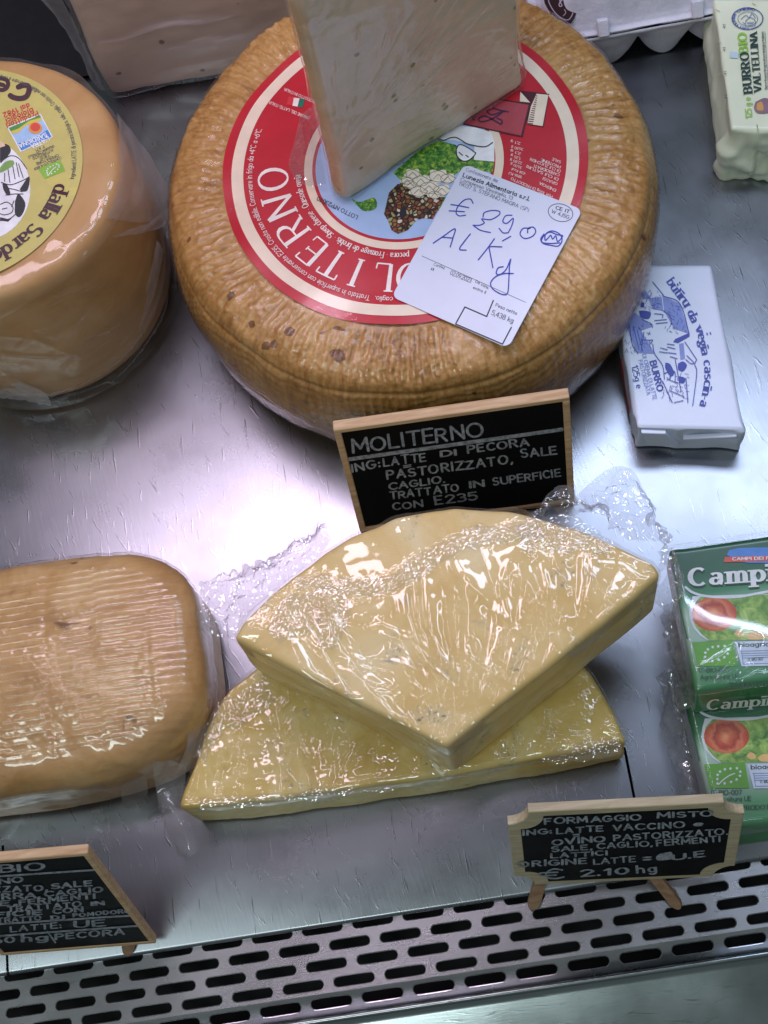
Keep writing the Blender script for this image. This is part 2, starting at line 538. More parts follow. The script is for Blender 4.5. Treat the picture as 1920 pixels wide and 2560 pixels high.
def ribbon(pl, w, cap=True, contrast=None):
    """flat band along a polyline -> verts (2d), quads"""
    p = np.asarray(pl, float)
    keep = np.r_[True, np.linalg.norm(np.diff(p, axis=0), axis=1) > 1e-6]
    p = p[keep]
    if len(p) < 2:
        p = np.vstack([p, p + [1e-3, 0]])
    seg = np.diff(p, axis=0)
    sl = np.linalg.norm(seg, axis=1, keepdims=True)
    sd = seg / sl
    V, F = [], []

    def wid(d):
        return w if contrast is None else w * (contrast + (1 - contrast) * abs(d[1]) ** 1.3)
    # split at sharp corners so that letters keep square joins
    runs, cur = [], [0]
    for i in range(1, len(p) - 1):
        cur.append(i)
        if np.dot(sd[i - 1], sd[i]) < .55:
            runs.append(cur); cur = [i]
    cur.append(len(p) - 1); runs.append(cur)
    for ri, r in enumerate(runs):
        q = p[r]
        d = np.diff(q, axis=0); d /= np.linalg.norm(d, axis=1, keepdims=True)
        tg = np.vstack([d[:1], (d[:-1] + d[1:]) / 2, d[-1:]])
        tg /= np.linalg.norm(tg, axis=1, keepdims=True)
        nn = np.stack([-tg[:, 1], tg[:, 0]], 1)
        ww = np.array([wid(t) for t in tg]) / 2
        pts, hw = [q[i] for i in range(len(q))], list(ww)
        if cap:
            e = ww[0]
            pts = [q[0] - tg[0] * e, q[0] - tg[0] * e * .7] + pts + [q[-1] + tg[-1] * ww[-1] * .7, q[-1] + tg[-1] * ww[-1]]
            hw = [e * .35, e * .8] + hw + [ww[-1] * .8, ww[-1] * .35]
            nn = np.vstack([nn[:1], nn[:1], nn, nn[-1:], nn[-1:]])
        b = len(V)
        for a, h, m_ in zip(pts, hw, nn):
            V.append(np.r_[a + m_ * h, ri]); V.append(np.r_[a - m_ * h, ri])
        for i in range(len(pts) - 1):
            F.append((b + 2 * i, b + 2 * i + 1, b + 2 * i + 3, b + 2 * i + 2))
    return V, F


def text_polys(s, wt=.12, gap=.16, style='sans', jit=0.0, cond=1.0, space=.42, slant=0.0):
    """lay a string out on the unit cap height -> list of (verts, faces), width"""
    x, out = 0.0, []
    for ch in s:
        if ch == ' ':
            x += space * cond
            continue
        adv, strokes = GLS[ch] if style == 'serif' and ch in GLS else GL[ch]
        jx, jy, js, jr = [random.uniform(-jit, jit) for _ in range(4)]
        for st in strokes:
            pl = [((u * (1 + js) + jx * .3) * cond + x + slant * v + jr * .3 * v, v * (1 + jy * .7) + jy * .3) for u, v in st]
            out.append(ribbon(pl, wt, style in ('sans', 'hand'), None if style in ('sans', 'hand') else .42))
            if style == 'serif':
                for e, o_ in ((st[0], st[1]), (st[-1], st[-2])):
                    dx, dy = e[0] - o_[0], e[1] - o_[1]
                    if abs(dy) > abs(dx) * 1.2 and abs(dy) > .05 and (e[1] < .08 or e[1] > .6):
                        L_ = wt * .95
                        out.append(ribbon([((e[0]) * cond + x - L_ + slant * e[1], e[1]), (e[0] * cond + x + L_ + slant * e[1], e[1])], wt * .36, False))
                    elif abs(dx) >= abs(dy) * 1.2 and abs(dx) > .2 and ch in 'ETFLZ':
                        sg = -1 if e[1] > .8 else (1 if e[1] < .2 else 0)
                        L_ = .2 if sg else .1
                        out.append(ribbon([(e[0] * cond + x, e[1] - (L_ if sg <= 0 else 0) * (1 if sg else .8)), (e[0] * cond + x, e[1] + (L_ if sg >= 0 else 0) * (1 if sg else .8))], wt * .36, False))
        x += (adv + gap) * cond
    return out, x - gap * cond


LAYER = [0]


def lay(polys, fn, name, mat, parent, off=.00012, label=None):
    """put 2d bands on a surface: fn(u, v, offset) -> point"""
    V, F = [], []
    for k, (v, f) in enumerate(polys):
        b = len(V)
        o_ = off + (k % 24) * 1.0e-5
        V += [fn(p[0], p[1], o_ + p[2] * 3e-6) for p in v]
        F += [tuple(i + b for i in q) for q in f]
    return obj(name, V, F, mat, parent, smooth=False, label=label)


def px_text(s, p0, p1, h, plane, name, mat, parent, off=.00012, wt=.12, style='sans', jit=0.0, hv=None, gap=.16, space=.42, slant=0.0):
    """string whose baseline runs from photo pixel p0 to p1 with cap height h pixels, on a plane (point, normal)"""
    polys, W = text_polys(s, wt, gap + max(0, wt - .12) * .9, style, jit, 1.0, space, slant)
    p0 = np.array(p0, float); p1 = np.array(p1, float)
    ex = (p1 - p0) / W
    d = (p1 - p0) / np.linalg.norm(p1 - p0)
    up = np.array(hv, float) if hv is not None else np.array([d[1], -d[0]]) * h
    P0, n = plane

    def fn(u, v, o_):
        q = p0 + ex * u + up * v
        return on_plane(q[0], q[1], P0 + n * o_, n)
    return lay(polys, fn, name, mat, parent, off)


def px_lines(lines, w, plane, name, mat, parent, off=.00012, crop=None):
    """pen lines given in crop pixels (offset x, offset y, zoom)"""
    ox, oy, k = crop or (0, 0, 1)
    P0, n = plane
    polys = []
    for L_ in lines:
        q = [(ox + x / k, oy + y / k) for x, y in L_]
        if len(q) > 2:
            q = catmull(np.array(q), len(q) * 5)
        polys.append(ribbon(q, w / k))
    return lay(polys, lambda u, v, o_: on_plane(u, v, P0 + n * o_, n), name, mat, parent, off)


def px_poly(pts, plane, name, mat, parent, off=.0001, crop=None, smooth=0, label=None):
    ox, oy, k = crop or (0, 0, 1)
    P0, n = plane
    q = np.array([(ox + x / k, oy + y / k) for x, y in pts], float)
    if smooth:
        q = catmull(np.vstack([q, q[:1]]), smooth)[:-1]
    V = [on_plane(x, y, P0 + n * off, n) for x, y in q]
    # up-facing winding
    a = sum(V[i][0] * V[(i + 1) % len(V)][1] - V[(i + 1) % len(V)][0] * V[i][1] for i in range(len(V)))
    f = tuple(range(len(V))) if a > 0 else tuple(range(len(V) - 1, -1, -1))
    return obj(name, V, [f], mat, parent, smooth=False, label=label)


def arc_text(s, c, r0, th0, h, zfn, name, mat, parent, wt=.12, style='sans', th1=None, gap=.16, off=.0002, inward=False):
    """text round a disc, tops outward, running clockwise from angle th0 (degrees), or tops inward and counter-clockwise"""
    polys, W = text_polys(s, wt, gap, style)
    k = h
    if th1 is not None:
        k = abs(rad(th0 - th1)) * r0 / W
    sg = 1 if inward else -1

    def fn(u, v, o_):
        a = rad(th0) + sg * u * k / r0
        r = r0 + (-v if inward else v) * h
        x, y = c[0] + r * math.cos(a), c[1] + r * math.sin(a)
        return np.array([x, y, zfn(x, y) + o_])
    return lay(polys, fn, name, mat, parent, off)


def ridge_field(XY, segs):
    """sum of narrow folds; segs = (polyline, width, height)"""
    H = np.zeros(XY.shape[:-1])
    for pl, w, a in segs:
        pl = np.asarray(pl, float)
        lo = pl.min(0) - 3 * w; hi = pl.max(0) + 3 * w
        m = (XY[..., 0] > lo[0]) & (XY[..., 0] < hi[0]) & (XY[..., 1] > lo[1]) & (XY[..., 1] < hi[1])
        if not m.any():
            continue
        q = XY[m]
        best = np.full(len(q), 1e9); tt = np.zeros(len(q))
        ns = len(pl) - 1
        for i in range(ns):
            d = pl[i + 1] - pl[i]; L2 = d @ d + 1e-12
            t = np.clip(((q - pl[i]) @ d) / L2, 0, 1)
            dd = np.linalg.norm(q - pl[i] - t[:, None] * d, axis=1)
            u = dd < best
            best[u] = dd[u]; tt[u] = (i + t[u]) / ns
        H[m] += a * np.exp(-(best / w) ** 2) * (np.sin(np.pi * np.clip(tt, .02, .98)) ** .6)
    return H
# ------------------------------------------------------------------ the setting: deck, trays, grille, front rail


def strip_x(name, prof, x0, x1, mat, nx=2, **kw):
    """profile (y, z) swept along x"""
    xs = np.linspace(x0, x1, nx)
    P = np.array([[(x, y, z) for y, z in prof] for x in xs])
    return grid_obj(name, P, mat, **kw)


deck = strip_x('deck', [(1.1, 0), (.1780, 0)], -.75, .75, MAT['deck'], smooth=False, kind='structure')
deck_origin = ORIGIN[deck.name]
for x0, x1 in ((-.6066, -.2737), (-.2723, .0601), (.0615, .3947)):
    strip_x('tray_panel', [(.1780, 0), (.1128, 0), (.1116, -.0004), (.1109, -.0012), (.1107, -.0022), (.1112, -.0033)], x0, x1, MAT['deck'], parent=deck, smooth=True)
obj('rear_dark_sheet', [(-.75, .668, .003), (-.192, .668, .003), (-.192, 1.0, .003), (-.75, 1.0, .003)], [(0, 1, 2, 3)], MAT['wall'], kind='structure')  # flat near-black sheet over the rear left of the deck
obj('rear_wall', [(-.75, .98, -.02), (.75, .98, -.02), (.75, .98, .5), (-.75, .98, .5)], [(0, 1, 2, 3)], MAT['wall'], kind='structure')
duct = obj('air_duct', [(-.75, .02, -.055), (.75, .02, -.055), (.75, .26, -.055), (-.75, .26, -.055), (-.75, .26, -.006), (.75, .26, -.006), (-.75, .02, -.012), (.75, .02, -.012)],
           [(0, 1, 2, 3), (3, 2, 5, 4), (0, 6, 7, 1)], MAT['dark'], smooth=False, kind='structure')

# perforated grille, every slot a real hole
PITCH_X, ROW_Y, GZ = .02624, .00913, -.0042
grille = thing('air_grille', 'perforated steel air grille with staggered slots along the front of the deck', 'grille', (0, .09, GZ))


def grille_z(y):
    return GZ - max(0, .0786 - y) * .55


V, F = [], []
hl, hw, nS = .0103 - .0024, .0024, 28
ang = []
for k in range(nS):
    a = 2 * math.pi * (k + .5) / nS
    ang.append(a)
for r in range(5):
    yc = .1106 - r * ROW_Y
    x0 = -.0427 - 12 * PITCH_X + (PITCH_X / 2 if r % 2 == 0 else 0) + (0 if r % 2 else 0)
    if r % 2 == 1:
        x0 = -.0427 - 12 * PITCH_X
    else:
        x0 = -.0427 - 12 * PITCH_X + PITCH_X / 2
    for cidx in range(20):
        xc = x0 + cidx * PITCH_X
        b = len(V)
        for a in ang:
            # stadium point, chamfered rim, and the matching point on the cell edge
            ca, sa = math.cos(a), math.sin(a)
            sx = xc + math.copysign(hl, ca) + hw * ca if abs(ca) > .18 else xc + ca / .18 * hl * 1.0 + hw * ca
            sy = yc + hw * sa
            cx_, cy_ = PITCH_X / 2, ROW_Y / 2
            ra, rb = (sx - xc), (sy - yc)
            m = max(abs(ra) / cx_, abs(rb) / cy_)
            ex, ey = xc + ra / m, yc + rb / m
            for px_, py_, dz in ((ex, ey, 0), (xc + ra * 1.0 + .00045 * ca, yc + rb + .00045 * sa, 0), (sx, sy, -.0004), (sx, sy, -.0016)):
                V.append((px_, py_, grille_z(py_) + dz))
        for k in range(nS):
            j = (k + 1) % nS
            for q in range(3):
                F.append((b + 4 * k + q, b + 4 * k + q + 1, b + 4 * j + q + 1, b + 4 * j + q))
        # cell corners
        cb = len(V)
        for sx_, sy_ in ((1, 1), (-1, 1), (-1, -1), (1, -1)):
            V.append((xc + sx_ * PITCH_X / 2, yc + sy_ * ROW_Y / 2, grille_z(yc + sy_ * ROW_Y / 2)))
        E_ = [V[b + 4 * k] for k in range(nS)]
        for k in range(nS):
            j = (k + 1) % nS
            p, q = E_[k], E_[j]
            on_x = abs(abs(p[0] - xc) - PITCH_X / 2) < 1e-7
            on_x2 = abs(abs(q[0] - xc) - PITCH_X / 2) < 1e-7
            if on_x != on_x2:
                mx, my = (p[0] + q[0]) / 2 > xc, (p[1] + q[1]) / 2 > yc
                ci = 0 if mx and my else 1 if my else 2 if not mx else 3
                F.append((b + 4 * k, b + 4 * j, cb + ci))
obj('slotted_sheet', V, F, MAT['grille'], grille, smooth=False)
yb = .1106 - 4.5 * ROW_Y
strip_x('folded_edge', [(yb, grille_z(yb)), (yb - .0012, grille_z(yb) - .0010), (yb - .0020, grille_z(yb) - .004), (yb - .0022, grille_z(yb) - .012)], -.40, .24, MAT['grille'], parent=grille)
strip_x('rear_flange', [(.135, GZ), (.1106 + .5 * ROW_Y, GZ)], -.40, .24, MAT['grille'], parent=grille)

prof = [(.0672, -.022), (.0672, -.0022)] + [(.0657 + .0015 * math.cos(a), -.0022 + .0017 * math.sin(a)) for a in np.linspace(.2, 2.6, 9)] + [(.0640, -.0024), (.0610, -.0036), (.02, -.0062), (-.20, -.018)]
front_rail = strip_x('front_rail', prof, -.75, .75, MAT['front'], kind='structure')
# ------------------------------------------------------------------ big cheese wheel with red label
WC = np.array([-.0022, .4908])
b = NB('wheel_rind')
big = b.noise(22, 4, .6, .4)
fine = b.noise(240, 4, .65, .3)
sep = b.n('SeparateXYZ', Vector=b.co)
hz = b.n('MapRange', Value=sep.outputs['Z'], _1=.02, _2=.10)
at2 = b.n('Math', {'operation': 'ARCTAN2'}, _0=sep.outputs['Y'], _1=sep.outputs['X']).outputs[0]
rr_ = b.n('VectorMath', {'operation': 'LENGTH'}, _0=b.map((1, 1, 0))).outputs['Value']
pol = b.n('CombineXYZ', X=b.math('MULTIPLY', at2, 46.0), Y=b.math('MULTIPLY', rr_, 90.0), Z=b.math('MULTIPLY', sep.outputs['Z'], 70.0)).outputs[0]
streak = b.noise(1.0, 4, .65, .5, pol)
big = b.math('ADD', b.math('MULTIPLY', big, .45), b.math('MULTIPLY', streak, .55))
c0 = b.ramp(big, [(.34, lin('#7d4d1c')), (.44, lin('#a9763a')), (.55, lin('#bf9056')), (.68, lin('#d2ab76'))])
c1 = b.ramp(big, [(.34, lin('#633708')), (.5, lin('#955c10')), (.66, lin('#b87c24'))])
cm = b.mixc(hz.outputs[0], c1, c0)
cm = b.mixc(b.math('MULTIPLY', b.ramp(fine, [(.4, (0, 0, 0, 1)), (.75, (1, 1, 1, 1))]), .28), cm, lin('#d2ac70'))
sp = b.ramp(b.noise(58, 2, .5, .8), [(.70, (0, 0, 0, 1)), (.73, (1, 1, 1, 1))])
cm = b.mixc(b.math('MULTIPLY', sp, .8), cm, lin('#57290c'))
blm = None
for x_, y_, z_, r_ in ((572, 748, .093, .0022), (590, 742, .093, .0016), (625, 716, .096, .0020), (735, 770, .094, .0026), (720, 765, .094, .0014), (500, 640, .094, .0018), (412, 520, .092, .0014), (820, 803, .088, .0030), (850, 800, .088, .0024), (785, 800, .089, .0020), (1040, 790, .086, .0016), (1335, 255, .094, .0018), (545, 700, .094, .0013)):
    p_ = dp(x_, y_, z_) - np.array([WC[0], WC[1], 0])
    d_ = b.n('VectorMath', {'operation': 'LENGTH'}, _0=b.map((1, 1, 1), (0, 0, 0), tuple(-p_))).outputs['Value']
    d_ = b.math('ADD', d_, b.math('MULTIPLY', b.math('SUBTRACT', b.noise(380, 3, .6), .5), .0035))
    m_ = b.math('LESS_THAN', d_, float(r_ * 1.5))
    blm = m_ if blm is None else b.math('MAXIMUM', blm, m_)
cm = b.mixc(b.math('MULTIPLY', blm, .75), cm, lin('#54260f'))
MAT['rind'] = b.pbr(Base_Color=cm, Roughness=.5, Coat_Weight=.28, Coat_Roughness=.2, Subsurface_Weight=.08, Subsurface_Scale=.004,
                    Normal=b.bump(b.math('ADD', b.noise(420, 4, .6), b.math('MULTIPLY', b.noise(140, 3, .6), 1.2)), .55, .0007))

prof = np.array([(0, .0945), (.060, .0955), (.098, .0968), (.112, .0966), (.122, .0948), (.1295, .0895), (.1340, .0815), (.1368, .070), (.1380, .055), (.1376, .040), (.1358, .024), (.1325, .011), (.127, .003), (.118, .0), (0, .0)])
pr = resample(prof[:14], 420)
pr = smooth1(pr, 60)
dense = np.concatenate([pr[:120:12], pr[120:330], pr[330::4]])
dense = np.vstack([dense, [[0, 0]]])
NU = 960
th = np.linspace(2 * math.pi, 0, NU, endpoint=False)
P = np.stack([WC[0] + dense[None, :, 0] * np.cos(th)[:, None], WC[1] + dense[None, :, 0] * np.sin(th)[:, None], np.broadcast_to(dense[None, :, 1], (NU, len(dense)))], -1)
Nn = grid_normals(P, True)
rr, zz = dense[None, :, 0], dense[None, :, 1]
TH = np.broadcast_to(th[:, None], P.shape[:2])
wob = fbm(P, 40, 3, 3)
# basket marks: radial ridges in broken bricks on top, upright ridges on the side
band = np.floor((rr - .098) / .0085 + .35 * noise(P, 30, 5))
ph = TH * 128 + wob * 3.2 + band * .7 + noise(P, 18, 41) * 2.5
ridge = np.sin(ph)
ridge = np.sign(ridge) * np.abs(ridge) ** .7
amp = .5 + .5 * np.clip(noise(P, 55, 9) * 1.8 + .3, -1, 1)
gapm = np.clip(np.abs(((rr - .098) / .0085 + .35 * noise(P, 30, 5)) % 1 - .5) * 6, 0, 1)
topm = np.clip((rr - .1008) / .004, 0, 1) * np.clip((zz - .086) / .006, 0, 1)
sidem = np.clip((.090 - zz) / .01, 0, 1) * np.clip(zz / .01, 0, 1)
H = topm * (ridge * amp * .00095 * (1 - .45 * gapm) + fbm(P, 150, 3, 21) * .0006 + fbm(P * np.array([1, 1, 1]), 420, 2, 23) * .00025)
H += sidem * (np.sin(TH * 190 + wob * 3) * .00022 * (.4 + amp) + np.sin(zz * 1150 + wob * 5) * .00018)
H += wob * .0009 * np.clip((rr - .1) / .006, 0, 1)
# lumpy bead round the shoulder and a crease below it
sh = np.exp(-((rr - .1285) / .0035) ** 2) * np.clip((zz - .05) / .02, 0, 1)
H += sh * (.0006 + .0012 * np.clip(noise(P, 70, 31), -.3, 1))
cr = np.exp(-((zz - .082 - .002 * noise(P, 25, 33)) / .0014) ** 2) * (rr > .11)
H -= cr * .0011
P = P + Nn * H[..., None]
wheel = thing('round_cheese', 'large tan cheese wheel with basket-marked rind and round red label under a white price sticker', 'cheese', (WC[0], WC[1], 0))
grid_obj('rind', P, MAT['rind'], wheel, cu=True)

# shrink film round the side of the wheel
MAT['wheel_film'] = film('wheel_film', .004, .09, .25, 80, (1, 1, .13), base=.015, sharp=4)
k0 = 60
Pf = P[::2, 38:238:3] + Nn[::2, 38:238:3] * .0011
grid_obj('film_wrap', Pf, MAT['wheel_film'], wheel, cu=True)

# label
LC = np.array([-.0026, .4917])


def lab_z(x, y):
    r = math.hypot(x - LC[0], y - LC[1])
    a = math.atan2(y - LC[1], x - LC[0])
    k = max(0, r - .082)
    return .0978 - max(0, r - .088) * .06 + k * .028 * (math.sin(a * 13) + math.sin(a * 7 + 1) + 1.9)


def disc(name, r0, r1, mat, parent, off, n=160, nr=3, c=LC, zf=lab_z, wav=0.0, label=None):
    rs = np.linspace(r0, r1, nr)
    t = np.linspace(2 * math.pi, 0, n, endpoint=False)
    Q = np.zeros((n, nr, 3))
    for i, a in enumerate(t):
        for j, r in enumerate(rs):
            w = 1 + (wav * (math.sin(a * 5 + .4) + .6 * math.sin(a * 11 + 2)) if j == nr - 1 else 0)
            x, y = c[0] + r * w * math.cos(a), c[1] + r * w * math.sin(a)
            z = zf(x, y) + off
            Q[i, j] = (x, y, z)
    return grid_obj(name, Q, mat, parent, cu=True, label=label)


def paper(name, col, rough=.35, coat=.5, var=.03):
    return flat(name, col, rough, coat, .5, var, 90, bump=.12, bscale=180)


MAT['red'] = paper('label_red', '#c0142a')
MAT['red2'] = paper('label_red_edge', '#b8122a')
MAT['cream'] = paper('label_cream', '#f0d9c4')
MAT['white_ink'] = flat('label_white_ink', '#f6e6e2', .4)
MAT['sky_print'] = paper('print_sky', '#a9bfe6')
MAT['black_ink'] = flat('black_ink', '#1d1d22', .5)
MAT['grey_ink'] = flat('grey_ink', '#53535c', .5)

lab = disc('label', .0008, .0998, MAT['red'], wheel, 0, 200, 26, wav=.002, label='round red and cream paper label')
disc('cream_ring', .0882, .0948, MAT['cream'], lab, .00022, 200, 4)
disc('cream_ring', .0500, .0545, MAT['cream'], lab, .00022, 160)
disc('picture_ground', .0004, .0482, MAT['sky_print'], lab, .00022, 160)
for ch, a in (('O', 176.6), ('N', -168.6), ('R', -155.0), ('E', -141.2), ('T', -129.4), ('I', -118.3), ('L', -107.0), ('O', -95.0), ('M', -79.0)):
    polys, W = text_polys(ch, .13, .16, 'serif')
    hgt, r0 = .0162, .0636
    wd = .0155 if ch != 'M' else .0175

    def fn(u, v, o_, a=a, W=W):
        aa = rad(a) - (u - W / 2) * hgt * 1.06 / .0717
        r = r0 + v * hgt
        return np.array([LC[0] + r * math.cos(aa), LC[1] + r * math.sin(aa), .0978 + o_])
    lay(polys, fn, 'letter', MAT['white_ink'], lab, .0003)
arc_text('Trattato in superficie con conservante E235. Crosta non edibile. Conservare in frigo da +4°C a +6°C.', LC, .0834, -110, .0030, lab_z, 'lettering', MAT['white_ink'], lab, .11, th1=-207, off=.0003)
arc_text('e, caglio.', LC, .0834, -99, .0030, lab_z, 'lettering', MAT['white_ink'], lab, .11, th1=-108, off=.0003)
arc_text('pecora * Fromage de brebis * Sheep cheese * Quesode oveja', LC, .0567, -95, .0036, lab_z, 'lettering', MAT['white_ink'], lab, .17, 'serif', th1=-184, off=.0003)

PL_LAB = (np.array([0, 0, .0978]), np.array([0, 0, 1.0]))
C3 = (600, 0, 3.456); C4 = (1000, 200, 3.456); C5 = (960, 400, 3.19); C6 = (560, 440, 3.318)
# little flag and origin lines
px_poly([(418, 838), (562, 855), (540, 928), (405, 905)], PL_LAB, 'flag', MAT['white_ink'], lab, .0003, C3)
px_poly([(418, 838), (465, 844), (452, 913), (405, 905)], PL_LAB, 'flag_stripe', flat('flag_red', '#d52a38'), lab, .0004, C3)
px_poly([(514, 850), (562, 855), (540, 928), (497, 920)], PL_LAB, 'flag_stripe', flat('flag_green', '#12705a'), lab, .0004, C3)
px_text('ORIGINE DEL LATTE: ITALIA', (600 + 600 / 3.456, 1010 / 3.456), (600 + 255 / 3.456, 872 / 3.456), 7, PL_LAB, 'lettering', MAT['white_ink'], lab, .0003)
px_text('PRODOTTO IN ITALIA', (600 + 660 / 3.456, 872 / 3.456), (600 + 388 / 3.456, 760 / 3.456), 7, PL_LAB, 'lettering', MAT['white_ink'], lab, .0003)
px_text('LOTTO N°P23070', (560 + 1112 / 3.318, 440 + 330 / 3.318), (560 + 782 / 3.318, 440 + 168 / 3.318), 10, PL_LAB, 'lettering', MAT['black_ink'], lab, .0004, .13)
px_text('Sede e', (1000 + 530 / 3.456, 200 - 260 / 3.456), (1000 + 455 / 3.456, 200 - 330 / 3.456), 6, PL_LAB, 'lettering', MAT['white_ink'], lab, .0003)
# printed landscape: grass, flowers, stone tower, sheep
b = NB('print_grass')
MAT['p_grass'] = b.pbr(Base_Color=b.ramp(b.noise(420, 3, .7, .5), [(.3, lin('#17361c')), (.5, lin('#4b8a35')), (.68, lin('#b9c94a'))]), Roughness=.35, Coat_Weight=.4)
b = NB('print_stone')
vor = b.n('TexVoronoi', {'feature': 'F1'}, Vector=b.co, Scale=430.0)
edge = b.n('TexVoronoi', {'feature': 'DISTANCE_TO_EDGE'}, Vector=b.co, Scale=430.0)
stc = b.ramp(b.n('SeparateColor', Color=vor.outputs['Color']).outputs[0], [(.1, lin('#5d3321')), (.4, lin('#a8573a')), (.65, lin('#8b8a3c')), (.9, lin('#e0cdb9'))])
MAT['p_stone'] = b.pbr(Base_Color=b.mixc(b.ramp(edge.outputs[0], [(.08, (0, 0, 0, 1)), (.2, (1, 1, 1, 1))]), lin('#23120e'), stc), Roughness=.35, Coat_Weight=.4)
MAT['p_petal'] = flat('print_petal', '#f2e4d2', .35, .4, var=.08, vscale=500)
MAT['p_line'] = flat('print_line', '#6d4a2c', .4)
MAT['p_white'] = flat('print_white', '#f1eef4', .35, .4)
px_poly([(-60, 800), (160, 610), (330, 520), (480, 560), (560, 620), (700, 690), (815, 705), (800, 800), (560, 760), (430, 850), (200, 880), (0, 860)], PL_LAB, 'printed_meadow', MAT['p_grass'], lab, .0003, C4)
px_poly([(330, 520), (430, 420), (520, 395), (650, 410), (790, 450), (815, 540), (815, 705), (640, 690), (640, 560), (470, 520)], PL_LAB, 'printed_sky_patch', MAT['p_white'], lab, .00035, C4)
px_poly([(0, 880), (130, 900), (330, 1010), (420, 1010), (330, 1130), (290, 1150), (200, 1110), (0, 1070)], PL_LAB, 'printed_meadow', MAT['p_grass'], lab, .00031, C4)
px_poly([(485, 600), (510, 560), (560, 570), (640, 620), (650, 640), (600, 690), (545, 700), (495, 660)], PL_LAB, 'printed_sheep_head', MAT['p_white'], lab, .0005, C4, 40)
px_lines([[(430, 500), (480, 495), (530, 520), (580, 550), (660, 570), (740, 575), (800, 540)], [(485, 600), (510, 560), (560, 570), (640, 620), (650, 640), (600, 690), (545, 700), (495, 660), (485, 600)], [(510, 625), (540, 650)], [(570, 650), (590, 665)], [(330, 510), (380, 520), (430, 500)]], 9, PL_LAB, 'printed_outline', MAT['black_ink'], lab, .0006, C4)
for k_, (fx, fy, fr) in enumerate([(110, 810, 70), (180, 870, 80), (330, 830, 90), (410, 850, 70), (90, 900, 60), (250, 930, 90), (360, 950, 80), (160, 960, 80), (300, 990, 60), (60, 870, 55)]):
    pts = [(fx + fr * math.cos(a) * (1 + .18 * math.sin(5 * a)), fy + fr * .62 * math.sin(a) * (1 + .18 * math.sin(5 * a))) for a in np.linspace(0, 2 * math.pi, 22)[:-1]]
    px_poly(pts, PL_LAB, 'printed_flower', MAT['p_petal'], lab, .00045 + k_ * 1e-5, C4)
    px_lines([pts[::4] + pts[:1], [(fx, fy - fr * .2), (fx - fr * .5, fy + fr * .3)], [(fx, fy - fr * .2), (fx + fr * .5, fy + fr * .3)]], 4, PL_LAB, 'printed_outline', MAT['p_line'], lab, .00056 + k_ * 1e-5, C4)
px_poly([(40, 260), (110, 190), (220, 200), (330, 240), (480, 300), (430, 400), (390, 470), (310, 465), (260, 480), (190, 560), (110, 590), (60, 560), (30, 480), (0, 430)], PL_LAB, 'printed_stone_tower', MAT['p_stone'], lab, .0004, C5)
px_poly([(130, 390), (160, 370), (180, 420), (160, 460), (125, 450)], PL_LAB, 'printed_doorway', MAT['black_ink'], lab, .0005, C5, 24)
px_poly([(1060, 190), (1130, 215), (1240, 180), (1270, 240), (1240, 280), (1160, 290), (1110, 250)], PL_LAB, 'printed_bush', MAT['p_grass'], lab, .0004, C6, 40)
# dark red banner with script initial, and scroll
MAT['banner'] = paper('label_banner', '#b0424e')
MAT['banner_edge'] = paper('label_banner_edge', '#4d0f22')
px_poly([(540, 385), (700, 170), (760, 145), (1130, 205), (1060, 495)], PL_LAB, 'banner_edge', MAT['banner_edge'], lab, .0004, C4)
px_poly([(555, 375), (705, 180), (765, 158), (1112, 215), (1045, 480)], PL_LAB, 'banner', MAT['banner'], lab, .0005, C4)
px_poly([(1030, 90), (1130, 100), (1290, 120), (1240, 405), (1110, 385), (1060, 220)], PL_LAB, 'scroll_shadow', MAT['banner_edge'], lab, .00042, C4)
px_poly([(1180, 118), (1282, 128), (1232, 398), (1100, 378), (1130, 230)], PL_LAB, 'scroll', MAT['cream'], lab, .0006, C4)
px_poly([(1040, 100), (1125, 195), (1035, 185)], PL_LAB, 'scroll', MAT['cream'], lab, .00062, C4)
px_lines([[(1100 + (1180 - 1100) * 0 + 78 * (1 - t), 135 + 250 * t), (1145 + 40 * (1 - t), 140 + 250 * t)] for t in np.linspace(0, .95, 14)], 7, PL_LAB, 'scroll_marks', MAT['banner_edge'], lab, .0007, C4)
px_lines([[(935, 275), (880, 265), (800, 245), (755, 270), (790, 300), (850, 285), (900, 270)], [(900, 265), (840, 310), (770, 345), (700, 360), (680, 335), (730, 310), (800, 340), (870, 380), (880, 350), (840, 330)], [(650, 315), (625, 325), (640, 345)]], 13, PL_LAB, 'script_initial', flat('script_ink', '#3d2348'), lab, .0007, C4)
# nutrition columns, upside down
rows_l = [('2,1 g', 1040, 540, 960, 520), ('36,80 g', 1065, 590, 965, 570), ('2,1 g', 1045, 630, 960, 600), ('1,35 g', 1045, 672, 962, 640), ('22,80 g', 1055, 710, 955, 680), ('36,00 g', 1055, 750, 960, 715), ('434 Kcal', 1085, 800, 970, 760), ('1816 KJ', 1055, 830, 945, 795)]
for s_, x0, y0, x1, y1 in rows_l:
    px_text(s_, (1000 + x0 / 3.456, 200 + y0 / 3.456), (1000 + x1 / 3.456, 200 + y1 / 3.456), 6, PL_LAB, 'lettering', MAT['white_ink'], lab, .0003)
rows_r = [('SALE', 1392, 700, 1320, 672), ('PROTEINE', 1390, 742, 1225, 680), ('DI CUI ZUCCHERI', 1388, 780, 1130, 672), ('CARBOIDRATI', 1380, 812, 1165, 730), ('DI CUI SATURI', 1370, 850, 1100, 735), ('GRASSI', 1362, 888, 1240, 840), ('ENERGIA', 1350, 945, 1210, 880), ('PER 100g DI PRODOTTO', 1320, 1000, 965, 840)]
for s_, x0, y0, x1, y1 in rows_r:
    px_text(s_, (1000 + x0 / 3.456, 200 + y0 / 3.456), (1000 + x1 / 3.456, 200 + y1 / 3.456), 6.5, PL_LAB, 'lettering', MAT['white_ink'], lab, .0003)

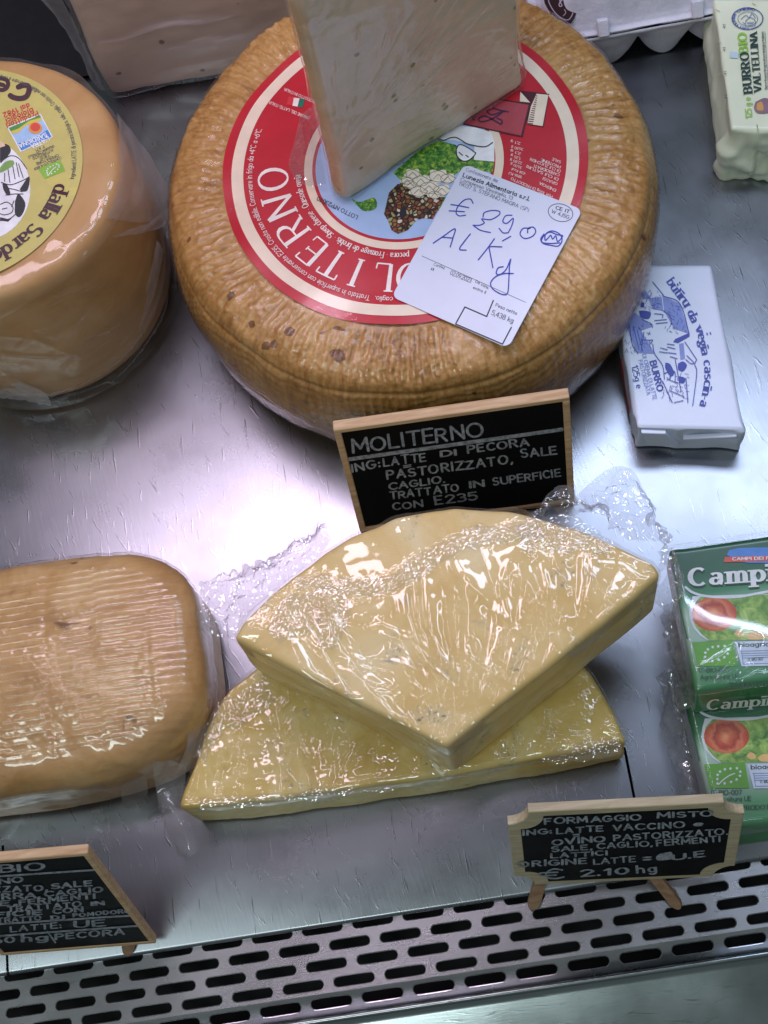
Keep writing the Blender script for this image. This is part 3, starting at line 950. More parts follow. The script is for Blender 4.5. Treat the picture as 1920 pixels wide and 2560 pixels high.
# white price sticker
MAT['sticker'] = paper('sticker_paper', '#dcdcf0', .4, .35, .01)
MAT['pen'] = flat('blue_pen', '#2433a8', .45)
ZS = .0992
PL_S = (np.array([0, 0, ZS]), np.array([0, 0, 1.0]))
cs = [at(C5[0] + x / C5[2], C5[1] + y / C5[2], ZS)[:2] for x, y in ((640, 30), (1585, 395), (990, 1500), (60, 1090))]
out = []
for i in range(4):
    p, q, r = cs[i - 1], cs[i], cs[(i + 1) % 4]
    d1 = (p - q) / np.linalg.norm(p - q); d2 = (r - q) / np.linalg.norm(r - q)
    cc = q + (d1 + d2) * .004
    for t in np.linspace(0, 1, 7):
        e = cc - (d2 * (1 - t) + d1 * t) / np.linalg.norm(d2 * (1 - t) + d1 * t) * .004
        out.append(e)
out = np.array(out)
if 0.5 * np.sum(out[:, 0] * np.roll(out[:, 1], -1) - np.roll(out[:, 0], -1) * out[:, 1]) < 0:
    out = out[::-1]
stk = prism('price_sticker', out, np.zeros(3), np.array([1., 0, 0]), np.array([0, 1., 0]), np.array([0, 0, 1.]), ZS - .0003, ZS, MAT['sticker'], wheel, .0001, label='white price sticker with blue pen figures')
for s_, a_, b_, h_, w_ in [('Confezionato da:', (650, 85), (905, 178), 8, .1), ('Lunezia Alimentaria s.r.l.', (628, 132), (1155, 325), 10, .17), ('Complesso Vincinella, 13', (608, 165), (1022, 318), 8.5, .1), ('19037 S. STEFANO MAGRA (SP)', (594, 198), (1150, 412), 9, .1), ('CE IT', (1368, 390), (1475, 425), 8, .16), ('W 4J5G', (1335, 420), (1470, 470), 8.5, .14),
                           ('Confez.', (395, 840), (485, 872), 7, .12), ('il', (375, 875), (392, 882), 6, .14), ('02.09.2023', (525, 912), (690, 978), 11, .12), ('Da cons.', (728, 975), (832, 1030), 7, .13), ('entro il', (708, 1025), (808, 1065), 7, .13), ('Peso netto', (888, 1165), (1055, 1235), 8, .13), ('5,438 kg', (855, 1232), (1025, 1300), 12, .13)]:
    px_text(s_, (C5[0] + a_[0] / C5[2], C5[1] + a_[1] / C5[2]), (C5[0] + b_[0] / C5[2], C5[1] + b_[1] / C5[2]), h_, PL_S, 'lettering', MAT['grey_ink'] if w_ < .16 else MAT['black_ink'], stk, .00012, w_)
px_lines([[(1408 + 100 * math.cos(a) * .98 - 0 * math.sin(a), 420 + 70 * math.sin(a) + 12 * math.cos(a)) for a in np.linspace(0, 2 * math.pi, 22)]], 6, PL_S, 'stamp_ring', MAT['grey_ink'], stk, .0001, C5)
px_lines([[(303, 765), (1130, 1135)]], 4, PL_S, 'printed_rule', MAT['grey_ink'], stk, .0001, C5)
px_lines([[(872, 1120), (820, 1245)], [(820, 1248), (645, 1172)], [(645, 1172), (572, 1305)], [(572, 1308), (945, 1468)], [(945, 1468), (1015, 1335)]], 10, PL_S, 'printed_box', MAT['black_ink'], stk, .0001, C5)
px_lines([[(710, 345), (690, 312), (640, 320), (590, 370), (575, 420), (600, 445), (650, 440)], [(535, 355), (600, 365), (675, 380)], [(520, 405), (580, 408), (640, 412)],
          [(790, 455), (800, 420), (860, 402), (920, 410), (915, 440), (850, 475), (780, 470), (800, 500), (760, 520), (710, 520)], [(710, 520), (770, 560), (848, 578)],
          [(1020, 440), (970, 445), (948, 490), (980, 505), (1030, 465), (1020, 520), (990, 580)], [(918, 545), (950, 580), (985, 580)], [(1010, 608), (945, 645)],
          [(1165, 545), (1110, 545), (1085, 590), (1120, 625), (1180, 610), (1210, 570), (1190, 535), (1150, 545), (1145, 580)],
          [(1275, 590), (1250, 630), (1270, 665), (1330, 680), (1390, 685), (1420, 640), (1400, 590), (1340, 565), (1290, 590), (1285, 640), (1310, 620), (1330, 600), (1345, 630), (1370, 605), (1385, 650), (1425, 605), (1380, 595), (1320, 575), (1270, 610), (1260, 655), (1330, 665), (1400, 660)],
          [(393, 662), (470, 610), (565, 548), (550, 620), (528, 692)], [(460, 615), (545, 622)],
          [(688, 590), (640, 650), (602, 710), (655, 718)], [(880, 628), (820, 710), (752, 795)], [(940, 692), (850, 690), (835, 700)], [(838, 700), (855, 790), (868, 858)],
          [(950, 850), (910, 860), (895, 905), (930, 910), (975, 870), (1010, 790), (1000, 850), (995, 960), (985, 1060), (940, 1070), (870, 1030), (850, 980), (890, 930), (960, 905), (1030, 905)]], 9, PL_S, 'pen_writing', MAT['pen'], stk, .00016, C5)
# ------------------------------------------------------------------ pair of wrapped yellow wedges


def cheese_mat(name, c_lo, c_mid, c_hi, scale=28, rough=.45, mold=0.0, canvas=0.0, sss=.12, holes=None, coat=.0):
    b = NB(name)
    n = b.noise(scale, 5, .6, .5)
    c = b.ramp(n, [(.28, lin(c_lo)), (.5, lin(c_mid)), (.74, lin(c_hi))])
    h = b.math('MULTIPLY', b.noise(260, 4, .6), .5)
    if mold:
        m1 = b.ramp(b.noise(34, 3, .6, .6), [(.56, (0, 0, 0, 1)), (.66, (1, 1, 1, 1))])
        m2 = b.ramp(b.noise(430, 3, .7), [(.55, (0, 0, 0, 1)), (.66, (1, 1, 1, 1))])
        mm = b.math('MULTIPLY', b.math('MULTIPLY', m1, m2), mold)
        c = b.mixc(mm, c, lin('#3d4650'))
        c = b.mixc(b.math('MULTIPLY', m1, mold * .22), c, lin('#8f9a8a'))
    if holes:
        hs = b.n('TexVoronoi', {'feature': 'F1'}, Vector=b.co, Scale=62.0)
        hm = b.ramp(b.math('ADD', hs.outputs['Distance'], b.math('MULTIPLY', b.noise(300, 2), .12)), [(.15, (1, 1, 1, 1)), (.2, (0, 0, 0, 1))])
        sel = b.ramp(b.n('SeparateColor', Color=hs.outputs['Color']).outputs[0], [(.45, (1, 1, 1, 1)), (.5, (0, 0, 0, 1))])
        hm = b.math('MULTIPLY', hm, sel)
        c = b.mixc(hm, c, lin(holes))
        h = b.math('SUBTRACT', h, b.math('MULTIPLY', hm, 1.5))
    if canvas:
        ym = b.n('MapRange', Value=b.n('SeparateXYZ', Vector=b.co).outputs['Y'], _1=.026, _2=.044).outputs[0]
        cv = b.n('TexVoronoi', {'feature': 'F1'}, Vector=b.map((1, 1, .01), (0, 0, .35)), Scale=620.0, Randomness=.12)
        h = b.math('ADD', h, b.math('MULTIPLY', b.math('MULTIPLY', cv.outputs['Distance'], canvas), ym))
        c = b.mixc(b.math('MULTIPLY', b.ramp(cv.outputs['Distance'], [(.1, (1, 1, 1, 1)), (.4, (0, 0, 0, 1))]), b.math('MULTIPLY', ym, .45)), c, lin('#f3e7b8'))
    return b.pbr(Base_Color=c, Roughness=rough, Coat_Weight=coat, Coat_Roughness=.2, Subsurface_Weight=sss, Subsurface_Radius=(1.0, .6, .25), Subsurface_Scale=.006, Normal=b.bump(h, .35, .0006))


MAT['yellow_top'] = cheese_mat('yellow_cheese_rind', '#d9b162', '#e6c684', '#efdcae', 24, .45, .85, 1.1)
MAT['yellow_low'] = cheese_mat('yellow_cheese_cut', '#cba84e', '#dcc070', '#eadaa4', 30, .45, .8)
MAT['cling'] = film('cling_film', .015, .05, .0, 90, (1, 1, 1), base=.065, sharp=4)
MAT['cling_ruck'] = film('cling_film_ruck', .07, .06, .0, 110, base=.13, sharp=3)
MAT['cling_loose'] = film('cling_film_loose', .075, .05, .0, 110, base=.16, tint=(.95, .95, .97, 1), sharp=3, dist=2.0)


def shell(P, N, off):
    return P + N * off


def fold_segments(n, region, flow, lens, ws, hs, seed):
    """random folds: region() -> xy, flow(xy) -> direction"""
    r = random.Random(seed)
    out = []
    for _ in range(n):
        p = np.array(region(r))
        L_ = r.uniform(*lens)
        pts = [p]
        d0 = None
        for k in range(4):
            d = np.array(flow(pts[-1])); a = r.gauss(0, .16)
            d = np.array([d[0] * math.cos(a) - d[1] * math.sin(a), d[0] * math.sin(a) + d[1] * math.cos(a)])
            pts.append(pts[-1] + d * L_ / 4)
        w_ = r.uniform(*ws) * 1.25
        out.append((np.array(pts), w_, w_ * r.uniform(.18, .55)))
    return out


# lower, half-moon wedge
lw = thing('cheese_wedge', 'film-wrapped half-moon wedge of yellow cheese lying under another wedge', 'cheese', (-.05, .21, 0))
ZT = .042
arc = [(-.168, .1735)] + [tuple(dp(x, y, ZT)[:2]) for x, y in ((420, 1650), (445, 1570), (490, 1495), (555, 1440))] + [(-.10, .262), (-.06, .274), (-.01, .266), (.03, .240)] + [tuple(dp(x, y, ZT)[:2]) for x, y in ((1292, 1475), (1325, 1540), (1352, 1605))] + [(.0600, .1715)]
edge = [(.03, .1700), (-.03, .1690), (-.09, .1695), (-.14, .1708)]
Pc = slab(arc + edge, .0012, ZT, .003, 620, 150, 30, 22)
Nc = grid_normals(Pc, True)
Hc = fbm(Pc, 60, 4, 51) * .0007
Pc = Pc + Nc * Hc[..., None]
grid_obj('cheese', Pc[::2, np.r_[0:150:2, 150:Pc.shape[1]]], MAT['yellow_low'], lw, cu=True)
Ps = Pc + Nc * .0011
segs = fold_segments(90, lambda r: (r.uniform(-.16, .05), r.uniform(.172, .24)), lambda p: (.12 * math.sin(p[0] * 60), 1), (.015, .05), (.0008, .0014), (.0003, .0010), 5)
segs += fold_segments(60, lambda r: (r.gauss(-.14, .012), r.gauss(.215, .016)), lambda p: (math.cos(p[0] * 900), math.sin(p[1] * 900)), (.003, .010), (.0005, .0009), (.0004, .0010), 6)
segs += fold_segments(60, lambda r: (r.uniform(.01, .055), r.uniform(.172, .20)), lambda p: (lambda d: d / np.linalg.norm(d))(np.array([.062, .172]) - p + 1e-4), (.008, .03), (.0005, .001), (.0004, .0011), 7)
Hf = ridge_field(Ps[..., :2], segs)
top = np.clip((Nc[..., 2] - .2) / .5, 0, 1)
sidew = np.sin(fbm(Ps * np.array([1, 1, .2]), 90, 2, 71) * 9) * .00004 * (1 - top)
q_ = np.stack([Ps[..., 0] * 80 + noise(Ps, 40, 57) * .8, Ps[..., 1] * 18, Ps[..., 2] * 60], -1)
pf = np.abs(noise(q_, 1, 58)) * .0032 + np.abs(noise(q_ * 2.1, 1, 59)) * .0006
Ps = Ps + Nc * (Hf * top * .6 + pf * top + fbm(Ps, 18, 2, 53) * .0005 + sidew)[..., None]
grid_obj('film_wrap', Ps[:, :162], MAT['cling'], lw, cu=True)

# upper, quarter wheel with its tip towards the front
uw = thing('cheese_wedge', 'film-wrapped quarter-wheel wedge of yellow cheese with blue mould specks lying across another wedge', 'cheese', (-.02, .22, .037))
tip = (-.0272, .1685)
pts = [tip, (.0300, .2010), (.0862, .2345)]
pts += [(.0835, .2415), (.072, .2505), (.052, .2655), (.021, .2815), (-.006, .2885), (-.036, .2880), (-.057, .2825), (-.075, .2735), (-.099, .2590), (-.116, .2455), (-.1215, .2380)]
pts += [(-.075, .2035)]
Pc = slab(pts, .0445, .100, .0035, 780, 260, 34, 22, dome=.0012)
Nc = grid_normals(Pc, True)
rim = np.clip((Pc[..., 1] - .255) / .03, 0, 1)
Pc = Pc + Nc * (fbm(Pc, 45, 3, 61) * .0006)[..., None]
Pc[..., 2] -= (rim ** 2) * .004 * (Pc[..., 2] > .08)
grid_obj('cheese', Pc[::2, np.r_[0:260:2, 260:Pc.shape[1]]], MAT['yellow_top'], uw, cu=True)
Ps = Pc + Nc * .0010
C9 = DS


def dxy(x, y, z=.1):
    return dp(x, y, z)[:2]


T0 = np.array(tip)


def flow_tip(p):
    d = T0 + np.array([-.0, -.02]) - p
    return d / np.linalg.norm(d)


def flow_swirl(p):
    a = 6.28 * (math.sin(p[0] * 310) + math.cos(p[1] * 270 + p[0] * 90))
    return np.array([math.cos(a), math.sin(a)])


def on_path(path, sd):
    path = resample(np.array([dxy(*q) for q in path]), 200)
    return lambda r: path[r.randrange(200)] + np.array([r.gauss(0, sd), r.gauss(0, sd)])


segs = fold_segments(46, lambda r: dxy(r.uniform(560, 1250), r.uniform(1330, 1560)), flow_tip, (.03, .075), (.0008, .0014), (.0004, .0012), 11)
segs += fold_segments(26, lambda r: dxy(r.uniform(640, 1000), r.uniform(1320, 1480)), lambda p: (lambda a: (math.cos(a), math.sin(a)))(-.75 + .4 * math.sin(p[0] * 80)), (.025, .06), (.0008, .0013), (.0004, .0012), 12)
segs += fold_segments(34, lambda r: dxy(r.uniform(1020, 1400), r.uniform(1200, 1400)), lambda p: (lambda a: (math.cos(a), math.sin(a)))(-1.1 + .7 * math.sin(p[0] * 60 + p[1] * 40)), (.02, .05), (.0008, .0013), (.0004, .0012), 13)
segs += fold_segments(90, on_path([(690, 1250), (700, 1310), (760, 1285), (850, 1260), (930, 1200), (1010, 1160), (1130, 1150)], .0032), flow_swirl, (.003, .008), (.0005, .0009), (.0005, .0013), 14)
segs += fold_segments(90, lambda r: dxy(r.gauss(630, 45), r.gauss(1300, 45)), flow_swirl, (.003, .009), (.0005, .0009), (.0005, .0012), 15)
segs += fold_segments(80, lambda r: dxy(r.gauss(1200, 60), r.gauss(1160, 18)), flow_swirl, (.003, .010), (.0005, .0009), (.0005, .0013), 16)
segs += fold_segments(80, lambda r: dxy(r.uniform(1000, 1300), r.uniform(1400, 1500)), flow_tip, (.01, .03), (.0005, .001), (.0005, .0014), 17)
Hf = ridge_field(Ps[..., :2], segs)
top = np.clip((Nc[..., 2] - .2) / .5, 0, 1)
front = np.clip((.275 - Ps[..., 1]) / .01, .15, 1)
sidew = np.sin(fbm(Ps * np.array([1, 1, .15]), 80, 2, 77) * 8) * .00004 * (1 - top)


def polar_folds(P_, c_, kt, kr, amp, seed):
    d_ = P_[..., :2] - np.asarray(c_)
    r_ = np.hypot(d_[..., 0], d_[..., 1]); t_ = np.arctan2(d_[..., 1], d_[..., 0])
    q_ = np.stack([t_ * kt + noise(P_, 30, seed + 3) * .5, r_ * kr, np.zeros_like(r_)], -1)
    return np.abs(noise(q_, 1, seed)) * amp + np.abs(noise(q_ * np.array([2.6, 1.3, 1]), 1, seed + 1)) * amp * .3


def near(P_, path, sd):
    pt = resample(np.array([dxy(*q) for q in path]), 40)
    m_ = np.zeros(P_.shape[:2])
    for p_ in pt:
        m_ = np.maximum(m_, np.exp(-((P_[..., 0] - p_[0]) ** 2 + (P_[..., 1] - p_[1]) ** 2) / sd ** 2))
    return m_


iso = np.abs(noise(Ps, 300, 64)) * .0007 + np.abs(noise(Ps, 620, 65)) * .00035
mb = np.maximum(near(Ps, [(690, 1250), (700, 1310), (760, 1285), (850, 1260), (930, 1200), (1010, 1160), (1130, 1150)], .005), np.maximum(near(Ps, [(600, 1310), (660, 1280)], .011), near(Ps, [(1150, 1150), (1270, 1170)], .007)))
zr = np.clip((Ps[..., 0] - .0) / .03, 0, 1) * np.clip((Ps[..., 1] - .215) / .02, 0, 1)
pf = polar_folds(Ps, T0 + np.array([.0, -.03]), 8, 7, .0034, 66) * (1 - zr) + polar_folds(Ps, dxy(1240, 1480), 5, 8, .0034, 70) * zr
quiet = np.clip((dxy(900, 1200)[1] - Ps[..., 1]) / .008 + .2, .05, 1) if 0 else 1 - near(Ps, [(780, 1200), (860, 1170), (930, 1130), (1000, 1110)], .016) * .92
Ps = Ps + Nc * (Hf * top * .6 * quiet + (pf * (1 - mb) * quiet + iso * mb * 1.5) * top + (fbm(Ps, 16, 2, 63) * .0005 + sidew) * front)[..., None]
grid_obj('film_wrap', Ps[:, :276], MAT['cling'], uw, cu=True)


def crumple(rows, nu, nv, amp, scale, seed, aniso=(1, 1, 1)):
    G_ = loft(rows, nu, nv)
    N_ = grid_normals(G_)
    q = G_ * np.array(aniso)
    h = np.abs(fbm(q, scale, 3, seed)) * amp * 1.4 + np.abs(noise(q, scale * 3.2, seed + 5)) * amp * .5
    ed = np.minimum(1, np.minimum(np.linspace(0, 1, nv), 1)[None, :] * 6)
    return G_ + N_ * (h * ed)[..., None] + np.stack([noise(q, scale * .8, seed + 9), noise(q, scale * .8, seed + 11), noise(q, scale * .8, seed + 13)], -1) * amp * .6 * ed[..., None]


def D3(l):
    return [dp(*q) for q in l]


# loose film at the left corner, along the back rim, and the bunch at the right corner
grid_obj('film_flap', crumple([D3([(505, 1385, .095), (470, 1375, .088), (445, 1350, .08)]), D3([(545, 1320, .099), (490, 1300, .085), (438, 1262, .075)]), D3([(620, 1255, .099), (560, 1235, .085), (500, 1255, .07)]),
                               D3([(690, 1198, .097), (650, 1180, .088), (610, 1215, .075)]), D3([(715, 1165, .09), (712, 1145, .083), (690, 1150, .074)])], 120, 70, .0034, 140, 81), MAT['cling_loose'], uw, smooth=False)
grid_obj('film_flap', crumple([D3([(1150, 1125, .097), (1190, 1110, .09), (1215, 1120, .082)]), D3([(1190, 1062, .10), (1230, 1090, .094), (1260, 1120, .088)]), D3([(1225, 1085, .11), (1290, 1105, .098), (1330, 1150, .09)]),
                               D3([(1310, 1015, .118), (1350, 1080, .105), (1380, 1160, .092)]), D3([(1365, 1015, .118), (1410, 1090, .108), (1430, 1180, .094)]), D3([(1400, 1080, .105), (1450, 1150, .095), (1425, 1230, .094)])], 140, 84, .0050, 110, 83), MAT['cling_loose'], uw, smooth=False)
grid_obj('film_flap', crumple([D3([(1420, 1190, .096), (1445, 1190, .085), (1450, 1230, .08)]), D3([(1440, 1240, .094), (1465, 1260, .08), (1462, 1310, .07)]), D3([(1400, 1290, .085), (1440, 1330, .07), (1425, 1400, .055)])], 48, 34, .0032, 120, 85), MAT['cling_loose'], uw, smooth=False)
def ruck(path, half, n, m, amp, seed, z=.1032):
    pt = catmull(np.array([dxy(x, y, z) for x, y in path]), n)
    tg_ = np.gradient(pt, axis=0); tg_ /= np.linalg.norm(tg_, axis=1, keepdims=True)
    nn_ = np.stack([-tg_[:, 1], tg_[:, 0]], 1)
    hw_ = np.asarray(half) if np.ndim(half) else np.full(n, half)
    hw_ = np.interp(np.linspace(0, 1, n), np.linspace(0, 1, len(hw_)), hw_)
    hw_ = hw_ * (1 + .35 * noise(np.c_[pt, np.zeros(n)], 160, seed + 1))
    s_ = np.linspace(-1, 1, m)
    xy = pt[:, None] + nn_[:, None] * (hw_[:, None] * s_[None])[..., None]
    G_ = np.concatenate([xy, np.full((n, m, 1), z)], -1)
    G_[..., 2] -= np.clip((G_[..., 1] - .255) / .03, 0, 1) ** 2 * .004
    jit_ = np.stack([noise(G_, 700, seed + 2), noise(G_, 700, seed + 3), np.zeros((n, m))], -1) * .0005
    return G_ + jit_ + np.stack([np.zeros((n, m)), np.zeros((n, m)), (np.abs(noise(G_, 330, seed)) * amp + np.abs(noise(G_, 800, seed + 4)) * amp * .5) * (1 - .6 * np.abs(s_)[None] ** 2) - .0006 * np.abs(s_)[None] ** 3], -1)


grid_obj('film_ruck', ruck([(640, 1262), (700, 1255), (775, 1268), (850, 1256), (930, 1205), (1010, 1163), (1100, 1150), (1165, 1132)], [.004, .005, .004, .0045, .006, .0055, .005, .006], 190, 22, .0013, 151), MAT['cling_ruck'], uw, smooth=False)
grid_obj('film_ruck', ruck([(590, 1375), (640, 1330), (690, 1310), (720, 1330), (700, 1400)], [.004, .009, .011, .008, .004], 90, 40, .0012, 153), MAT['cling_ruck'], uw, smooth=False)
grid_obj('film_ruck', ruck([(1120, 1165), (1190, 1150), (1260, 1160), (1320, 1185)], [.006, .009, .008, .004], 90, 36, .0013, 155), MAT['cling_ruck'], uw, smooth=False)
grid_obj('film_ruck', ruck([(430, 1640), (470, 1560), (520, 1530), (580, 1490)], [.004, .007, .009, .005], 90, 34, .0012, 161, ZT + .0018), MAT['cling_ruck'], lw, smooth=False)
grid_obj('film_ruck', ruck([(430, 1735), (560, 1728), (700, 1715), (850, 1700)], [.003, .003, .0028, .002], 120, 12, .0010, 163, ZT + .0018), MAT['cling_ruck'], lw, smooth=False)
grid_obj('film_ruck', ruck([(1170, 1640), (1250, 1625), (1340, 1610)], [.002, .005, .004], 70, 22, .0011, 165, ZT + .0018), MAT['cling_ruck'], lw, smooth=False)
grid_obj('film_gather', crumple([D3([(905, 1605, .09), (930, 1650, .075), (960, 1690, .062)]), D3([(960, 1622, .096), (965, 1665, .075), (978, 1706, .058)]), D3([(1040, 1580, .09), (1010, 1640, .075), (990, 1700, .06)])], 60, 60, .0008, 110, 87, (1, 1, .3)), MAT['cling'], uw)
# ------------------------------------------------------------------ tall bagged wheel with yellow label
BC = np.array([-.2300, .5135])
BT = .1255
MAT['tan'] = cheese_mat('tan_rind', '#ad7c44', '#c09258', '#d0a878', 16, .5, 0, 0, .12, None, .1)
lc = thing('round_cheese', 'tall smooth tan cheese wheel with yellow label inside a clear bag', 'cheese', (BC[0], BC[1], 0))
prof = np.array([(0, BT), (.066, BT), (.0735, BT - .0006), (.0770, BT - .0030), (.0785, BT - .008), (.0805, .085), (.0815, .06), (.0800, .03), (.0775, .010), (.074, .002), (.070, 0), (0, 0)])
pr = smooth1(resample(prof[:11], 200), 8)
pr = np.vstack([pr, [[0, 0]]])


def lathe(prof_, c, n, seed=0, amp=.0006, sc=30):
    t_ = np.linspace(2 * math.pi, 0, n, endpoint=False)
    Q = np.stack([c[0] + prof_[None, :, 0] * np.cos(t_)[:, None], c[1] + prof_[None, :, 0] * np.sin(t_)[:, None], np.broadcast_to(prof_[None, :, 1], (n, len(prof_)))], -1).copy()
    N_ = grid_normals(Q, True)
    m_ = np.clip(Q[..., 2] / .01, 0, 1)
    return Q + N_ * (fbm(Q, sc, 3, seed) * amp * m_)[..., None], N_


Q, Nq = lathe(pr, BC, 240, 5, .0009, 26)
flatm = (pr[None, :, 0] < .068)[..., None]
grid_obj('rind', Q, MAT['tan'], lc, cu=True)
MAT['y_label'] = paper('yellow_label', '#cdbf6c', .5, .1)
MAT['maroon'] = flat('maroon_ink', '#43152a', .5)
MAT['redtext'] = flat('red_ink', '#cf3a35', .5)
MAT['leafgreen'] = flat('leaf_green_print', '#86b53a', .5)
ZL = BT + .0012
PL_Y = (np.array([0, 0, ZL]), np.array([0, 0, 1.0]))
YC = np.array([-.2405, .5150])
ylab = disc('label', .0006, .0690, MAT['y_label'], lc, 0, 160, 12, YC, lambda x, y: ZL, label='round yellow paper label')
K1 = (0, 100, 3.456)


def k1(x, y):
    return (x / 3.456, 100 + y / 3.456)


# oval with a black and white drawing
px_poly([(255 - 520 * (1 - math.cos(a)) * .5 if 0 else -150 + 412 * math.cos(a), 1290 + 440 * math.sin(a)) for a in np.linspace(0, 2 * math.pi, 50)[:-1]], PL_Y, 'printed_oval', MAT['p_white'], ylab, .00015, K1)
px_poly([(0, 870), (30, 890), (80, 915), (90, 970), (30, 1040), (0, 1050)], PL_Y, 'printed_hair', MAT['black_ink'], ylab, .00025, K1, 40)
px_poly([(0, 870), (40, 895), (45, 915), (0, 930)], PL_Y, 'printed_face', flat('print_skin', '#e6c2a4'), ylab, .0003, K1)
px_poly([(170, 1290), (245, 1180), (255, 1230), (235, 1300), (190, 1310)], PL_Y, 'printed_sleeve', MAT['black_ink'], ylab, .00025, K1, 30)
px_poly([(0, 1100), (50, 1050), (110, 1040), (120, 1075), (60, 1120), (0, 1145)], PL_Y, 'printed_ribbon', flat('ribbon_green', '#7fa653'), ylab, .00028, K1, 30)
px_poly([(130, 1390), (160, 1330), (215, 1400), (210, 1470), (170, 1530), (130, 1500)], PL_Y, 'printed_sleeve', MAT['black_ink'], ylab, .00025, K1, 40)
px_poly([(0, 1530), (60, 1545), (100, 1540), (70, 1570), (0, 1560)], PL_Y, 'printed_sleeve', MAT['black_ink'], ylab, .00025, K1)
px_poly([(20, 1240), (60, 1250), (90, 1330), (60, 1340), (30, 1290)], PL_Y, 'printed_sleeve', MAT['black_ink'], ylab, .00025, K1, 30)
px_lines([[(70, 1120), (85, 1230)], [(110, 1090), (130, 1200)], [(140, 1060), (165, 1180)], [(160, 1070), (200, 1190)], [(40, 1150), (40, 1220)], [(20, 1040), (90, 1000), (160, 1020), (230, 1110)], [(10, 1230), (90, 1250), (180, 1220), (240, 1190)], [(0, 1420), (60, 1400), (110, 1440), (100, 1490), (40, 1510), (0, 1500)], [(60, 1280), (120, 1290), (190, 1310)], [(50, 1340), (120, 1330), (200, 1330)], [(0, 1560), (80, 1545), (140, 1500)], [(20, 1460), (60, 1450)], [(120, 1390), (100, 1440)]], 7, PL_Y, 'printed_outline', MAT['black_ink'], ylab, .0003, K1)
px_lines([[(160, 405), (205, 390), (245, 400), (250, 440), (225, 490), (170, 505), (115, 495), (90, 480)]], 46, PL_Y, 'letter', MAT['maroon'], ylab, .0002, K1)
px_lines([[(-60, 390), (0, 430), (50, 420), (70, 380), (55, 345), (0, 330), (-60, 340)], [(-40, 370), (30, 390)]], 36, PL_Y, 'letter', MAT['maroon'], ylab, .0002, K1)
px_text('Produttori', k1(318, 615), k1(52, 722), 12, PL_Y, 'lettering', MAT['redtext'], ylab, .0002, .2, gap=.2)
px_text('Biologici', k1(276, 588), k1(48, 682), 12, PL_Y, 'lettering', MAT['redtext'], ylab, .0002, .2, gap=.2)
px_text('dal 1982', k1(246, 545), k1(26, 630), 12, PL_Y, 'lettering', MAT['redtext'], ylab, .0002, .2, gap=.2)
px_poly([(60, 755), (350, 635), (458, 838), (178, 968)], PL_Y, 'emblem_border', MAT['p_white'], ylab, .00018, K1)
emb = NB('emblem_sky')
MAT['emb_blue'] = flat('emblem_blue', '#3f87d2', .5)
MAT['emb_light'] = flat('emblem_light_blue', '#a9c9ee', .5)
px_poly([(75, 760), (345, 648), (445, 835), (185, 955)], PL_Y, 'emblem', MAT['emb_light'], ylab, .00024, K1)
px_poly([(150, 895), (300, 850), (410, 775), (445, 835), (185, 955)], PL_Y, 'emblem_sea', MAT['emb_blue'], ylab, .0003, K1)
px_poly([(75, 760), (345, 648), (355, 672), (290, 700), (220, 730), (160, 790), (100, 800)], PL_Y, 'emblem_hill', flat('emblem_green', '#4f9440', .5), ylab, .0003, K1)
px_poly([(92, 790), (160, 765), (250, 700), (356, 668), (360, 695), (290, 715), (215, 745), (160, 800), (105, 812)], PL_Y, 'emblem_hill', flat('emblem_yellow', '#dcc648', .5), ylab, .00034, K1)
px_poly([(305 + 58 * math.cos(a), 760 + 50 * math.sin(a)) for a in np.linspace(0, 6.283, 30)[:-1]], PL_Y, 'emblem_sun', flat('emblem_orange', '#ee9a35', .5), ylab, .0004, K1)
px_poly([(305 + 42 * math.cos(a), 752 + 37 * math.sin(a)) for a in np.linspace(0, 6.283, 30)[:-1]], PL_Y, 'emblem_sun', flat('emblem_red', '#e14a3c', .5), ylab, .00045, K1)
px_text("L'ATRA", k1(415, 835), k1(265, 905), 11, PL_Y, 'lettering', MAT['p_white'], ylab, .0004, .2)
px_text('SARDIGNA', k1(395, 800), k1(160, 900), 10, PL_Y, 'lettering', MAT['p_white'], ylab, .0004, .2)
for i_, (s_, a_, b_) in enumerate([('F 471', (375, 910), (305, 945)), ('ORGANISMO CONTROLLO', (462, 905), (240, 1005)), ('AUTORIZZATO', (455, 940), (280, 1015)), ('IT BIO 007', (420, 985), (340, 1020)), ('OPERATORE', (500, 985), (310, 1060)), ('CONTROLLATO N. B909', (522, 1005), (292, 1105))]):
    px_text(s_, k1(*a_), k1(*b_), 6.0, PL_Y, 'lettering', MAT['grey_ink'], ylab, .0002, .16)


def eu_leaf(quad, plane, parent, crop, off, green, ink, name='organic_leaf'):
    """green sign with a leaf drawn in twelve stars; quad TL TR BR BL in crop pixels"""
    q = np.array(quad, float)

    def uv(u, v):
        return tuple(q[0] * (1 - u) * (1 - v) + q[1] * u * (1 - v) + q[2] * u * v + q[3] * (1 - u) * v)
    g_ = px_poly(quad, plane, name, green, parent, off, crop)
    st = [(.22, .80), (.24, .62), (.27, .45), (.35, .32), (.48, .24), (.62, .22), (.78, .22), (.85, .36), (.82, .52), (.72, .66), (.57, .75), (.40, .80)]
    polys = []
    s_ = np.linalg.norm(q[1] - q[0]) * .03
    for u, v in st:
        x, y = uv(u, v)
        px_poly([(x + s_ * (1.5 if k % 2 == 0 else .7) * math.sin(k * math.pi / 5), y - s_ * (1.5 if k % 2 == 0 else .7) * math.cos(k * math.pi / 5)) for k in range(10)], plane, 'star', ink, parent, off + .0001, crop)
    px_lines([[uv(.24, .84), uv(.38, .66), uv(.55, .5), uv(.70, .42)]], s_ * .9, plane, 'leaf_vein', ink, parent, off + .0001, crop)


